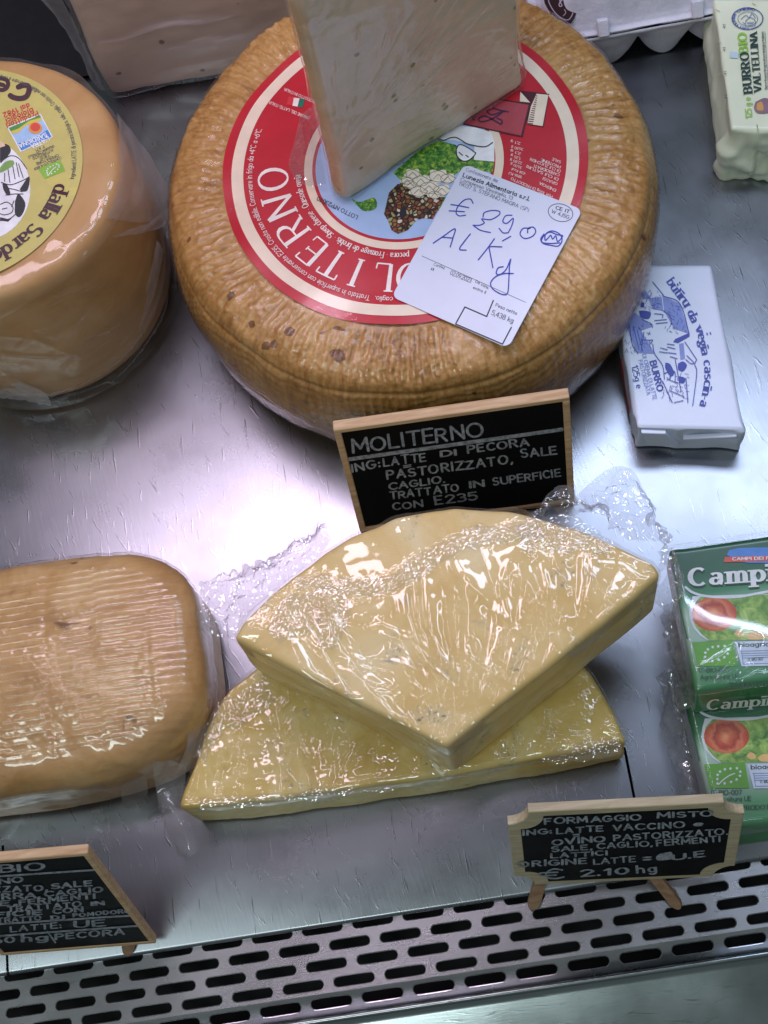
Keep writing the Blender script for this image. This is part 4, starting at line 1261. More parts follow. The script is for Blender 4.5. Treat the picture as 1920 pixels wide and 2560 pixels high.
eu_leaf([(330, 1110), (520, 1035), (565, 1130), (385, 1200)], PL_Y, ylab, K1, .0002, MAT['leafgreen'], MAT['p_white'])


def z_y(x, y):
    return ZL


pa = [at(*k1(560, 1290), ZL)[:2] - YC, at(*k1(20, 1900), ZL)[:2] - YC]
aa = [math.degrees(math.atan2(v_[1], v_[0])) for v_ in pa]
rb_ = .0560
arc_text('dalla Sardegna', YC, rb_, aa[0] + 2, .0086, z_y, 'lettering', MAT['maroon'], ylab, .2, 'serif', th1=aa[0] + (aa[1] - aa[0]) * 1.45, off=.0002)
pa = [at(*k1(635, 1200), ZL)[:2] - YC, at(*k1(5, 285), ZL)[:2] - YC]
aa = [math.degrees(math.atan2(v_[1], v_[0])) for v_ in pa]
arc_text('Ingredienti LATTE di pecora biologico, sale, caglio. Crosta non edibile. Conservare a temp.', YC, .0655, aa[0], .0024, z_y, 'lettering', MAT['grey_ink'], ylab, .12, th1=aa[1], inward=True, off=.0002)

# the bag: shell round the wheel, stretched corner, fold, twisted end
MAT['bag'] = film('bag_film', .05, .08, .10, 55, base=.035, sharp=5, dist=.6, hazecol=(.80, .76, .80, 1))
MAT['bag_loose'] = film('bag_film_loose', .30, .12, .2, 70, base=.07, sharp=4, dist=.8, hazecol=(.80, .78, .86, 1))
MAT['bag_knot'] = film('bag_film_knot', .5, .14, .2, 70, base=.08, sharp=4, dist=.8, hazecol=(.82, .82, .90, 1))
pb = smooth1(resample(np.array([(.0, BT + .0022), (.066, BT + .0022), (.0765, BT + .0012), (.0805, BT - .004), (.0835, .095), (.0845, .06), (.0835, .03), (.083, .004)]), 150), 5)
Q, Nq = lathe(pb, BC, 320, 15, .0016, 34)
Qf = np.stack([np.arctan2(Q[..., 1] - BC[1], Q[..., 0] - BC[0]) * .08, Q[..., 2]], -1)
rs = random.Random(4)
segs = []
for _ in range(26):
    a0 = rs.uniform(-1.8, .5) * .08; z_ = rs.uniform(.01, .12)
    segs.append((np.array([(a0 + t * rs.uniform(.2, 1) * .05, z_ + t * rs.uniform(-.05, .05)) for t in np.linspace(0, 1, 4)]), rs.uniform(.0008, .0018), rs.uniform(.0006, .0016)))
segs.append((np.array([(-.13, .112), (-.10, .118), (-.07, .120), (-.04, .119), (-.01, .113)]), .0016, .0026))
segs.append((np.array([(-.13, .03), (-.10, .026), (-.06, .030), (-.03, .045), (-.005, .075)]), .0022, .0040))
segs.append((np.array([(-.12, .018), (-.08, .014), (-.04, .022), (-.01, .04)]), .0018, .0030))
Q = Q + Nq * (ridge_field(Qf, segs) * (np.abs(Nq[..., 2]) < .9))[..., None]
grid_obj('bag', Q, MAT['bag'], lc, cu=True)


def S3(l):
    return [at(x, y, z) for x, y, z in l]


def soft(rows, nu, nv, amp, scale, seed):
    G_ = loft(rows, nu, nv)
    N_ = grid_normals(G_)
    return G_ + N_ * (fbm(G_, scale, 3, seed) * amp)[..., None]


grid_obj('bag_corner', soft([S3([(292, 282, .1245), (305, 300, .115), (330, 325, .105)]), S3([(299, 340, .1245), (340, 375, .108), (378, 395, .092)]), S3([(298, 420, .1245), (360, 440, .100), (412, 450, .080)]), S3([(286, 490, .1245), (355, 510, .098), (424, 500, .070)]), S3([(262, 545, .1245), (345, 555, .095), (417, 545, .064)])], 70, 50, .0012, 60, 91), MAT['bag_loose'], lc)
grid_obj('bag_fold', soft([S3([(420, 520, .075), (418, 545, .070), (410, 566, .062)]), S3([(360, 560, .092), (352, 575, .088), (350, 588, .080)]), S3([(280, 592, .110), (276, 602, .106), (272, 612, .100)]), S3([(205, 622, .122), (200, 634, .118), (192, 648, .112)]), S3([(120, 672, .124), (116, 682, .118), (110, 694, .112)]), S3([(20, 722, .124), (18, 732, .118), (15, 742, .112)])], 120, 24, .0010, 90, 93), MAT['bag_loose'], lc)
grid_obj('bag_gather', crumple([S3([(-40, 890, .05), (-30, 940, .03), (-30, 990, .01)]), S3([(10, 925, .045), (10, 965, .03), (20, 1000, .01)]), S3([(55, 955, .04), (60, 985, .03), (70, 1012, .01)]), S3([(100, 975, .034), (105, 995, .024), (108, 1020, .008)]), S3([(115, 990, .03), (122, 1005, .02), (128, 1018, .008)])], 80, 50, .0018, 70, 95), MAT['bag_knot'], lc)
grid_obj('bag_fold', soft([S3([(392, 600, .070), (400, 612, .066), (408, 628, .06)]), S3([(366, 712, .050), (374, 724, .046), (384, 738, .04)]), S3([(304, 832, .032), (312, 846, .028), (322, 862, .022)]), S3([(212, 908, .026), (216, 924, .022), (222, 942, .016)]), S3([(120, 950, .024), (124, 964, .02), (128, 980, .014)])], 110, 22, .0010, 80, 97), MAT['bag_loose'], lc)

# ------------------------------------------------------------------ ribbed cheese in a vacuum bag, cut by the left of the view
b = NB('ribbed_rind')
n_ = b.noise(20, 5, .65, .6)
st_ = b.noise(1.0, 4, .6, .3, b.map((30, 150, 30)))
cc_ = b.ramp(n_, [(.25, lin('#b08048')), (.5, lin('#cda068')), (.75, lin('#e0bd8a'))])
cc_ = b.mixc(b.ramp(st_, [(.5, (0, 0, 0, 1)), (.75, (.4, .4, .4, 1))]), cc_, lin('#8a5a30'))
dk = b.ramp(b.noise(85, 3, .6, .8), [(.68, (0, 0, 0, 1)), (.76, (.8, .8, .8, 1))])
cc_ = b.mixc(dk, cc_, lin('#6a3f1e'))
MAT['ribbed'] = b.pbr(Base_Color=cc_, Roughness=.45, Coat_Weight=.2, Normal=b.bump(b.noise(250, 4), .4, .0006))
rc = thing('ribbed_cheese', 'brown ribbed cheese loaf sealed in a clear vacuum bag', 'cheese', (-.23, .245, 0))
ol = []
for a in np.linspace(0, 2 * math.pi, 240, endpoint=False):
    ca, sa = math.cos(a), math.sin(a)
    e_ = 2 / 3.3
    ol.append((-.243 + .0985 * math.copysign(abs(ca) ** e_, ca), .2530 + .0620 * math.copysign(abs(sa) ** e_, sa)))
Pc = slab(ol, .0, .070, .014, 560, 230, 40, 2, dome=.0035, eb=.008)
Nc = grid_normals(Pc, True)
Pc[..., 2] -= ((Pc[..., 1] - .2530) / .0620) ** 2 * .009 * np.clip((Pc[..., 2] - .02) / .04, 0, 1)
X_, Y_ = Pc[..., 0], Pc[..., 1]
w_ = fbm(Pc, 25, 3, 101)
colb = np.floor((X_ + .30 + .004 * noise(Pc, 40, 3)) / .052)
phs = (Y_ + .0006 * w_ + .0011 * (colb % 2)) / .0040 * 2 * math.pi
rib = np.clip(np.sin(phs), -.4, 1)
strength = np.clip(noise(Pc * np.array([1, .4, 1]), 26, 107) * .9 + .75, .15, 1.1)
topm = np.clip((Nc[..., 2] - .1) / .5, .25, 1)
Hr = np.clip(rib, -.2, 1) * .00038 * strength * topm + w_ * .0011 + fbm(Pc, 120, 3, 109) * .0004
Hr -= .00025 * np.exp(-(((X_ + .30) % .052 - .026) / .0018) ** 2) * topm
Pc = Pc + Nc * (Hr * np.clip(Pc[..., 2] / .01, 0, 1))[..., None]
grid_obj('rind', Pc, MAT['ribbed'], rc, cu=True)
MAT['vac'] = film('vacuum_bag', .03, .08, .03, 90, (.3, 1, 1), base=.04, sharp=4, hazecol=(.8, .74, .72, 1))
MAT['vac_loose'] = film('vacuum_bag_loose', .27, .09, .2, 60, base=.07, sharp=4, hazecol=(.78, .76, .82, 1))
Pv = Pc + Nc * .0012
Pv = Pv + Nc * (np.clip(rib, 0, 1) * .0003 * topm + np.abs(fbm(Pv, 16, 1, 111)) * .0006)[..., None]
grid_obj('bag', Pv[:, :256], MAT['vac'], rc, cu=True)
grid_obj('bag_fin', crumple([D3([(240, 1205, .05), (300, 1200, .042), (330, 1215, .035)]), D3([(330, 1250, .055), (385, 1265, .045), (405, 1290, .035)]), D3([(362, 1330, .055), (405, 1350, .045), (438, 1375, .032)]), D3([(375, 1420, .055), (415, 1430, .045), (462, 1450, .030)]), D3([(395, 1510, .055), (430, 1520, .045), (466, 1530, .028)]), D3([(405, 1600, .05), (430, 1605, .04), (450, 1600, .025)]), D3([(385, 1660, .04), (410, 1670, .03), (420, 1690, .018)])], 130, 50, .0022, 55, 121), MAT['vac_loose'], rc)
grid_obj('bag_tail', crumple([D3([(330, 1640, .05), (365, 1640, .042), (400, 1650, .035)]), D3([(335, 1690, .035), (365, 1700, .032), (395, 1710, .028)]), D3([(345, 1750, .028), (375, 1745, .032), (402, 1745, .024)]), D3([(362, 1800, .018), (395, 1790, .028), (440, 1785, .018)]), D3([(385, 1850, .008), (415, 1845, .020), (452, 1810, .010)])], 90, 50, .0016, 45, 123), MAT['vac_loose'], rc)
grid_obj('bag_tail', crumple([D3([(260, 1650, .045), (310, 1655, .04)]), D3([(262, 1720, .025), (320, 1700, .028)]), D3([(270, 1745, .014), (315, 1725, .02)])], 40, 30, .0012, 50, 125), MAT['vac_loose'], rc)

# ------------------------------------------------------------------ pale block behind, in film
MAT['pale'] = cheese_mat('pale_pink_cheese', '#c9aa9c', '#d6b9aa', '#e2c8ba', 14, .5, 0, 0, .1, '#80685e', .1)
bk = thing('cheese_block', 'tall pale pinkish cheese block wrapped in clear film behind the large wheel', 'cheese', (-.06, .70, .003))
ob = [(-.1820, .6460), (.075, .6500), (.075, .760), (-.186, .756)]
Pc = slab(ob, .0032, .21, .006, 220, 40, 90, 3, eb=.006)
Nc = grid_normals(Pc, True)
Pc = Pc + Nc * (fbm(Pc, 22, 4, 131) * .0013)[..., None]
grid_obj('cheese', Pc, MAT['pale'], bk, cu=True)
MAT['wrap'] = film('block_film', .06, .12, .2, 38, (1, 1, .5), base=.05, sharp=5, dist=.5)
Ps = Pc + Nc * .0018
hh = np.abs(fbm(Ps * np.array([.6, 1, 1.6]), 26, 2, 133)) * .003
segs = [(np.array([(-.15, .022), (-.08, .026), (-.02, .024)]), .0012, .0018), (np.array([(-.15, .018), (-.10, .020), (-.04, .018)]), .0010, .0014), (np.array([(-.10, .06), (-.06, .085), (-.02, .10), (.03, .135)]), .0012, .0016), (np.array([(-.06, .03), (-.02, .065), (.01, .09)]), .001, .001)]
hh = hh + ridge_field(Ps[..., [0, 2]], segs) * (Nc[..., 1] < -.5)
Ps = Ps + Nc * hh[..., None]
grid_obj('film_wrap', Ps[:, :138], MAT['wrap'], bk, cu=True)
grid_obj('film_corner', soft([[(-.1830, .6450, .012), (-.1880, .650, .012), (-.190, .660, .012)], [(-.1840, .6440, .07), (-.1920, .648, .07), (-.196, .66, .07)], [(-.1850, .6440, .13), (-.1990, .648, .13), (-.203, .66, .13)], [(-.1850, .6440, .20), (-.2030, .648, .20), (-.207, .66, .20)]], 60, 24, .0022, 60, 135), MAT['bag_loose'], bk)

# ------------------------------------------------------------------ wedge standing on the large wheel
MAT['grey_cheese'] = cheese_mat('pale_green_cheese', '#bdb596', '#cbbfa2', '#d6c6ae', 18, .45, 0, 0, .1, '#6d7038', .1)
b = NB('wedge_paste')
cc_ = b.ramp(b.noise(18, 5, .6, .5), [(.28, lin('#c6b496')), (.5, lin('#d6c2a8')), (.74, lin('#e2ceba'))])
hs_ = b.n('TexVoronoi', {'feature': 'F1'}, Vector=b.co, Scale=75.0)
hm_ = b.math('MULTIPLY', b.ramp(b.math('ADD', hs_.outputs['Distance'], b.math('MULTIPLY', b.noise(300, 2), .12)), [(.15, (1, 1, 1, 1)), (.2, (0, 0, 0, 1))]), b.ramp(b.n('SeparateColor', Color=hs_.outputs['Color']).outputs[0], [(.35, (1, 1, 1, 1)), (.4, (0, 0, 0, 1))]))
cc_ = b.mixc(hm_, cc_, lin('#7c8040'))
pa_, pb_ = at(868, 500, .0995), at(1302, 214, .0995)
du_ = (pb_ - pa_)[:2] / np.linalg.norm((pb_ - pa_)[:2])
u_ = b.n('VectorMath', {'operation': 'DOT_PRODUCT'}, _0=b.co, _1=(du_[0], du_[1], 0)).outputs['Value']
u0_ = float(np.dot(pa_[:2] - np.array([.01, .52]), du_))
u_ = b.math('ADD', b.math('SUBTRACT', u_, u0_), b.math('MULTIPLY', b.math('SUBTRACT', b.noise(60, 3), .5), .006))
cc_ = b.mixc(b.ramp(b.n('MapRange', Value=u_, _1=-.004, _2=.003).outputs[0], [(0, (1, 1, 1, 1)), (1, (0, 0, 0, 1))]), cc_, lin('#b98d58'))
MAT['grey_cheese'] = b.pbr(Base_Color=cc_, Roughness=.45, Subsurface_Weight=.1, Subsurface_Scale=.006, Normal=b.bump(b.math('SUBTRACT', b.noise(260, 4, .6), b.math('MULTIPLY', hm_, 1.5)), .35, .0006))
sw = thing('cheese_wedge', 'pale greenish cheese wedge in film standing upright on the red label', 'cheese', (.01, .52, .099))
p0, p1 = at(868, 500, .0995)[:2], at(1302, 214, .0995)[:2]
dv = (p1 - p0) / np.linalg.norm(p1 - p0); nv_ = np.array([-dv[1], dv[0]])
pl = at(838, 485, .0995)[:2]
ob = [p0, p1, p1 + dv * .006 + nv_ * .012, p1 + nv_ * .060, p0 + dv * .062 + nv_ * .055, pl + dv * .006 + nv_ * .012, pl]
Pc = slab(ob, .0996, .262, .003, 420, 40, 120, 10, eb=.003)
Nc = grid_normals(Pc, True)
Pc = Pc + Nc * (fbm(Pc, 30, 4, 141) * .0009)[..., None]
grid_obj('cheese', Pc[::2], MAT['grey_cheese'], sw, cu=True)
Ps = Pc + Nc * .0013
U_ = (Ps[..., :2] - p0) @ dv
UZ = np.stack([U_, Ps[..., 2]], -1)
rs = random.Random(21)
segs = []
for _ in range(90):
    u0, z0 = rs.uniform(0, .12), rs.uniform(.10, .24)
    tgt = np.array([rs.uniform(-.005, .01), rs.uniform(.125, .15)])
    d = np.array([u0, z0]) - tgt
    d /= np.linalg.norm(d) + 1e-6
    L_ = rs.uniform(.01, .05)
    s0 = tgt + d * rs.uniform(.0, .09)
    segs.append((np.array([s0, s0 + d * L_ * .5 + [0, rs.uniform(-.002, .002)], s0 + d * L_]), rs.uniform(.0006, .0013), rs.uniform(.0003, .0009)))
for _ in range(60):
    s0 = np.array([rs.uniform(.03, .12), rs.uniform(.103, .125)])
    segs.append((np.array([s0, s0 + [rs.uniform(.01, .04), rs.uniform(-.001, .001)]]), rs.uniform(.0006, .001), rs.uniform(.0003, .0008)))
hh = ridge_field(UZ, segs) * (np.abs(Nc[..., 2]) < .6)
pat = np.clip(fbm(Ps, 60, 3, 145) * 1.2, -.3, .6) * .0009
Ps = Ps + Nc * (hh + pat)[..., None]
MAT['cling2'] = film('wedge_film', .06, .13, .12, 60, (1, 1, 1), base=.08, sharp=4, hazecol=(.80, .74, .74, 1))
grid_obj('film_wrap', Ps[:, :172], MAT['cling2'], sw, cu=True)
# a film tail lying on the label at the foot of the wedge
grid_obj('film_tail', crumple([S3([(790, 260, .115), (770, 270, .104), (750, 290, .0995)]), S3([(800, 320, .112), (765, 330, .102), (735, 345, .0995)]), S3([(805, 400, .108), (760, 410, .102), (722, 410, .0995)]), S3([(815, 460, .104), (775, 465, .102), (740, 450, .0995)])], 60, 40, .0007, 90, 147), MAT['cling_loose'], sw)
# ------------------------------------------------------------------ small butter pack with blue print
MAT['b_paper'] = flat('butter_paper_white', '#d6ddf3', .38, .25, var=.015, vscale=40, bump=.15, bscale=120)
MAT['b_ink'] = flat('blue_print', '#3142a6', .45)
MAT['b_ink_soft'] = flat('blue_print_soft', '#7f8fd2', .45)
b1 = thing('butter_pack', 'white butter pack with blue farmhouse print lying on the deck', 'butter', (.127, .388, 0))


def pack(name, corners, z0, z1, mat, parent, er=.003, seed=0, amp=.0006, n=220, bulge=0.0):
    Q_ = slab(corners, z0, z1, er, n, 40, 26, 2, eb=.002, dome=bulge)
    N_ = grid_normals(Q_, True)
    Q_ = Q_ + N_ * (fbm(Q_, 45, 3, seed) * amp * np.clip((Q_[..., 2] - z0) / .01, 0, 1) * (1 - .9 * np.clip((N_[..., 2] - .3) / .4, 0, 1)))[..., None]
    return Q_, N_


cn = [(.0985, .3440), (.1560, .3318), (.1600, .4370), (.1040, .4475)]
Pc, Nc = pack('pack', cn, .0, .0275, MAT['b_paper'], b1, .0028, 201)
sd = (1 - np.clip((Nc[..., 2] - .3) / .4, 0, 1)) * (Pc[..., 1] < .352)
fold = sd * (np.abs(np.sin(Pc[..., 0] * 95 + 1.1)) * -.0016 + fbm(Pc, 60, 2, 203) * .0008)
Pc = Pc + Nc * fold[..., None]
body = grid_obj('wrapper', Pc, MAT['b_paper'], b1, cu=True)
PB = (np.array([0, 0, .0279]), np.array([0, 0, 1.0]))
KB = (1500, 640, 4.0975)


def kb(x, y):
    return (1500 + x / 4.0975, 640 + y / 4.0975)


def px_arc_text(s, path, h, plane, name, mat, parent, off, wt, style='sans', crop=None, gap=.16, side=1):
    """string along a pixel path"""
    ox, oy, k = crop
    q = catmull(np.array([(ox + x / k, oy + y / k) for x, y in path], float), 120)
    d = np.r_[0, np.cumsum(np.linalg.norm(np.diff(q, axis=0), axis=1))]
    tg = np.gradient(q, axis=0); tg /= np.linalg.norm(tg, axis=1, keepdims=True)
    polys, W = text_polys(s, wt, gap, style)
    P0, n = plane
    hh = h / k

    def fn(u, v, o_):
        t = u / W * d[-1]
        c_ = np.array([np.interp(t, d, q[:, 0]), np.interp(t, d, q[:, 1])]); g_ = np.array([np.interp(t, d, tg[:, 0]), np.interp(t, d, tg[:, 1])])
        nn_ = np.array([g_[1], -g_[0]]) * side
        r_ = c_ + nn_ * hh * v
        return on_plane(r_[0], r_[1], P0 + n * o_, n)
    return lay(polys, fn, name, mat, parent, off)


px_arc_text('bütiru da vëgia cascin-a'.replace('ü', 'u').replace('ë', 'e'), [(680, 262), (770, 390), (870, 520), (920, 640), (990, 770), (1020, 900), (1045, 1010), (1068, 1130), (1070, 1270), (1050, 1400), (1020, 1530)], 88, PB, 'lettering', MAT['b_ink'], body, .0001, .2, 'serif', KB)
px_lines([[(792, 285), (800, 300)], [(815, 268), (822, 283)], [(1095, 790), (1100, 806)], [(1128, 783), (1133, 799)]], 12, PB, 'lettering', MAT['b_ink'], body, .0001, KB)
px_text('BURRO', kb(512, 1085), kb(590, 1385), 15, PB, 'lettering', MAT['b_ink'], body, .0001, .2)
px_text('DI CREMA DI LATTE', kb(432, 1010), kb(545, 1470), 9.5, PB, 'lettering', MAT['b_ink_soft'], body, .0001, .13)
px_text('PASTORIZZATA', kb(395, 1070), kb(480, 1420), 9.5, PB, 'lettering', MAT['b_ink_soft'], body, .0001, .13)
px_text('125g e', kb(325, 1130), kb(375, 1355), 15, PB, 'lettering', MAT['b_ink'], body, .0001, .12)
# farmhouse drawing
px_poly([(640, 405), (820, 490), (910, 790), (760, 740), (660, 560)], PB, 'printed_roof', MAT['b_ink_soft'], body, .00008, KB)
px_poly([(330, 330), (430, 300), (520, 430), (630, 420), (650, 560), (540, 540), (500, 440), (380, 430)], PB, 'printed_roof', MAT['b_ink_soft'], body, .00008, KB)
px_poly([(770, 850), (905, 790), (920, 820), (800, 890), (750, 880)], PB, 'printed_eaves', MAT['b_ink'], body, .0001, KB)
px_poly([(240, 540), (330, 560), (540, 720), (420, 760), (560, 1000), (380, 990), (290, 760)], PB, 'printed_yard', MAT['b_ink_soft'], body, .00006, KB)
px_poly([(400, 560), (460, 560), (520, 580), (500, 640), (420, 630)], PB, 'printed_cow', MAT['b_ink'], body, .0001, KB, 40)
px_poly([(420, 480), (450, 480), (450, 520), (415, 520)], PB, 'printed_cow', MAT['b_ink'], body, .0001, KB, 24)
px_poly([(800, 1100), (850, 1080), (890, 1120), (850, 1180), (800, 1160)], PB, 'printed_cow', MAT['b_ink'], body, .0001, KB, 40)
px_poly([(670, 1090), (720, 1110), (760, 1200), (720, 1230), (670, 1150)], PB, 'printed_cow', MAT['b_ink'], body, .0001, KB, 40)
px_poly([(810, 1230), (870, 1250), (860, 1300), (810, 1290)], PB, 'printed_cow', MAT['b_ink'], body, .0001, KB, 24)
px_poly([(810, 900), (855, 890), (870, 1050), (825, 1060)], PB, 'printed_wall', MAT['b_ink_soft'], body, .00009, KB)
lines = [[(540, 265), (650, 400)], [(640, 405), (820, 490), (915, 800)], [(650, 560), (720, 620), (730, 700)], [(560, 660), (680, 650)], [(575, 690), (690, 680)], [(560, 590), (640, 600), (640, 630)], [(420, 860), (540, 860)], [(420, 890), (430, 850)], [(520, 900), (540, 860)], [(690, 900), (760, 910)], [(690, 930), (770, 950)], [(700, 990), (780, 1000)], [(720, 1030), (790, 1050)],
         [(870, 880), (990, 1060)], [(990, 1060), (970, 1110), (990, 1200), (950, 1530)], [(890, 1020), (960, 1090), (930, 1100), (880, 1060)], [(540, 900), (560, 1000), (640, 1120), (660, 1260)], [(620, 940), (690, 960)], [(610, 980), (690, 990)], [(640, 1280), (740, 1500)], [(690, 1260), (800, 1300)], [(720, 1380), (860, 1440)], [(760, 1500), (850, 1480)], [(880, 1250), (900, 1500)], [(300, 700), (330, 900), (390, 1000)], [(340, 720), (400, 960)], [(380, 760), (440, 980)], [(420, 980), (450, 780)], [(660, 1200), (760, 1180), (770, 1300)], [(250, 500), (320, 480), (340, 560), (260, 600)], [(770, 1060), (830, 1390)], [(430, 650), (520, 690), (540, 730)]]
px_lines(lines, 8, PB, 'printed_outline', MAT['b_ink'], body, .00012, KB)
rs = random.Random(8)
hatch = []
for _ in range(150):
    x_, y_ = rs.choice([(rs.uniform(660, 880), rs.uniform(480, 780)), (rs.uniform(260, 520), rs.uniform(680, 980)), (rs.uniform(640, 900), rs.uniform(1180, 1480)), (rs.uniform(340, 620), rs.uniform(320, 540))])
    L_ = rs.uniform(18, 50); a = rs.choice([1.1, .4, 1.9]) + rs.uniform(-.3, .3)
    hatch.append([(x_, y_), (x_ + L_ * math.cos(a), y_ + L_ * math.sin(a))])
px_lines(hatch, 4, PB, 'printed_hatching', MAT['b_ink'], body, .00014, KB)
obox('red_flash', np.array([.1002, .380, .008]), (.053, .9986, 0), (0, 0, 1), (.9986, -.053, 0), .016, .003, .0005, flat('red_flash', '#93343f'), b1, .0002)

fa, fb = np.array([.0985, .3440, 0]), np.array([.1560, .3318, 0])
fx = (fb - fa) / np.linalg.norm(fb - fa); fz = np.array([0, 0, 1.0]); fn0 = np.cross(fx, fz)
for pts_ in ([(.003, .0255), (.016, .0250), (.024, .0115), (.012, .0085), (.006, .012)], [(.026, .0185), (.054, .0235), (.0545, .0205), (.027, .0160)]):
    prism('end_flap', np.array(pts_)[::-1] if 0 else pts_[::-1], fa, fx, fz, fn0, -.001, .0016, MAT['b_paper'], b1, .0004)

# ------------------------------------------------------------------ cream butter pack standing at the right
MAT['v_paper'] = flat('butter_paper_cream', '#dfe3c8', .42, .15, var=.03, vscale=30, bump=.2, bscale=100)
MAT['v_dark'] = flat('dark_green_print', '#1f3b3c', .5)
MAT['v_green'] = flat('light_green_print', '#8fc043', .5)
MAT['v_olive'] = flat('olive_print', '#8d9a5a', .5)
MAT['v_blue'] = flat('violet_blue_print', '#4b5a9c', .5)
b2 = thing('butter_pack', 'cream paper butter pack with dark green lettering beside the egg carton', 'butter', (.21, .55, 0))
ZV = .048
c2 = [(.1845, .5095), (.2350, .4960), (.2470, .5900), (.1945, .6030)]
Pc, Nc = pack('pack', c2, .0, ZV, MAT['v_paper'], b2, .003, 211, .0008)
sd = 1 - np.clip((Nc[..., 2] - .3) / .4, 0, 1)
lowb = np.clip((ZV - Pc[..., 2]) / .02, 0, 1) * sd
bel = lowb * (.0035 * np.exp(-((Pc[..., 2] - .020) / .014) ** 2) * (Pc[..., 0] < .2) + np.abs(fbm(Pc, 60, 3, 213)) * .0028 * (.4 + (Pc[..., 1] < .515)))
cre = np.sin(Pc[..., 0] * 210 + Pc[..., 2] * 260) * .0016 * lowb * (Pc[..., 1] < .515)
Pc = Pc + Nc * (bel + cre)[..., None]
body = grid_obj('wrapper', Pc, MAT['v_paper'], b2, cu=True)
PV = (np.array([0, 0, ZV + .0008]), np.array([0, 0, 1.0]))
KV = (1260, 0, 2.514)


def kv(x, y):
    return (1260 + x / 2.514, y / 2.514)


px_text('BURRO', kv(1560, 578), kv(1535, 330), 21, PV, 'lettering', MAT['v_dark'], body, .0001, .24, 'serif', gap=.2)
px_text('BIO', kv(1532, 325), kv(1522, 208), 21, PV, 'lettering', MAT['v_green'], body, .0001, .24, 'serif', gap=.2)
px_text('VALTELLINA', kv(1618, 572), kv(1588, 203), 18, PV, 'lettering', MAT['v_dark'], body, .0001, .22, 'serif')
px_text('125 g e', kv(1558, 738), kv(1548, 610), 15, PV, 'lettering', MAT['v_green'], body, .0001, .15)
px_text('Burro fresco di agricoltura biologica italiana', kv(1655, 560), kv(1632, 200), 6, PV, 'lettering', MAT['grey_ink'], body, .0001, .14)
px_lines([[(1646, 560), (1622, 198)], [(1662, 560), (1640, 198)]], 2.5, PV, 'printed_rule', MAT['grey_ink'], body, .0001, KV)
px_lines([[(1530 + 97 * math.cos(a), 116 + 67 * math.sin(a)) for a in np.linspace(0, 6.283, 30)]], 6, PV, 'seal_ring', MAT['v_blue'], body, .0001, KV)
px_lines([[(1532 + 62 * math.cos(a), 118 + 44 * math.sin(a)) for a in np.linspace(0, 6.283, 24)]], 3, PV, 'seal_ring', MAT['v_blue'], body, .0001, KV)
px_lines([[(1490, 120), (1520, 95), (1540, 110), (1560, 85), (1580, 115)], [(1520, 130), (1520, 160), (1575, 160), (1575, 125), (1545, 110), (1520, 130)], [(1500, 140), (1515, 150)], [(1530, 140), (1570, 140)], [(1530, 150), (1565, 150)]], 3.5, PV, 'seal_drawing', MAT['v_blue'], body, .0001, KV)
px_arc_text('LATTERIA CHIURO', [(1530 + 80 * math.cos(a), 116 + 55 * math.sin(a)) for a in np.linspace(1.5, 5.3, 16)], 15, PV, 'lettering', MAT['v_blue'], body, .0001, .2, 'sans', KV, side=1)
px_poly([(1422, 322), (1478, 330), (1470, 366), (1420, 362)], PV, 'printed_patch', flat('pale_blue_print', '#b9cbd6'), body, .00009, KV)
px_poly([(1580, 640), (1640, 615), (1680, 640), (1680, 700), (1600, 710), (1572, 680)], PV, 'printed_emblem', flat('brown_print', '#8a6c7c'), body, .0001, KV, 40)
px_poly([(1590, 650), (1620, 640), (1630, 690), (1590, 690)], PV, 'printed_emblem', flat('orange_print', '#c99655'), body, .00012, KV, 30)
for L_ in [[(1330, 60), (1355, 70)], [(1335, 260), (1362, 265)], [(1310, 470), (1370, 465)], [(1345, 690), (1375, 675)], [(1560, 20), (1580, 30)], [(1590, 780), (1600, 850)]]:
    px_lines([L_], 4, PV, 'printed_sprig', MAT['v_olive'], body, .0001, KV)
for x_, y_ in ((1383, 165), (1383, 310), (1390, 460), (1393, 610)):
    px_lines([[(x_ - 8, y_ - 12), (x_ + 8, y_ - 12)], [(x_ - 6, y_ + 4), (x_ + 8, y_ + 2)], [(x_ - 4, y_ - 4), (x_ + 4, y_ + 10)]], 3, PV, 'printed_marks', MAT['grey_ink'], body, .0001, KV)

# ------------------------------------------------------------------ egg carton
b = NB('moulded_pulp')
MAT['pulp'] = b.pbr(Base_Color=b.ramp(b.noise(60, 5, .65), [(.3, lin('#c3c1cc')), (.7, lin('#dbd9e4'))]), Roughness=.85, Normal=b.bump(b.noise(420, 4, .7), .5, .0008))
ec = thing('egg_carton', 'pale moulded-pulp egg carton with dark maroon label behind the large wheel', 'carton', (.15, .65, 0))
X0, X1, Y0, Y1 = .088, .238, .597, .700
zr = .040
# lid: sloped walls up to a flat top
xs = np.linspace(0, 1, 140); tt = np.linspace(0, 1, 60)
ol = [(X0, Y0 + .010), (X0 + .006, Y0 + .003), (X0 + .03, Y0), (X1 - .03, Y0), (X1 - .006, Y0 + .003), (X1, Y0 + .01), (X1, Y1), (X0, Y1)]
O = smooth1(resample(np.array(ol), 240, True), 4, True)
c_ = O.mean(0)
rings = []
for s_, z_ in [(0, .070), (.45, .070), (.66, .0695), (.72, .068), (.76, .063), (.88, .048), (.93, .0435), (.955, .0420), (1.0, .0415), (1.005, .0405), (1.0, .0395)]:
    rings.append(np.c_[c_ + (O - c_) * s_, np.full(len(O), z_)])
G_ = np.array([catmull(np.array([r[i] for r in rings]), 90) for i in range(len(O))])
Nn_ = grid_normals(G_, True)
if Nn_[:, 10, 2].mean() < 0:
    G_ = G_[::-1]; Nn_ = grid_normals(G_, True)
G_ = G_ + Nn_ * (fbm(G_, 50, 3, 221) * .0007)[..., None]
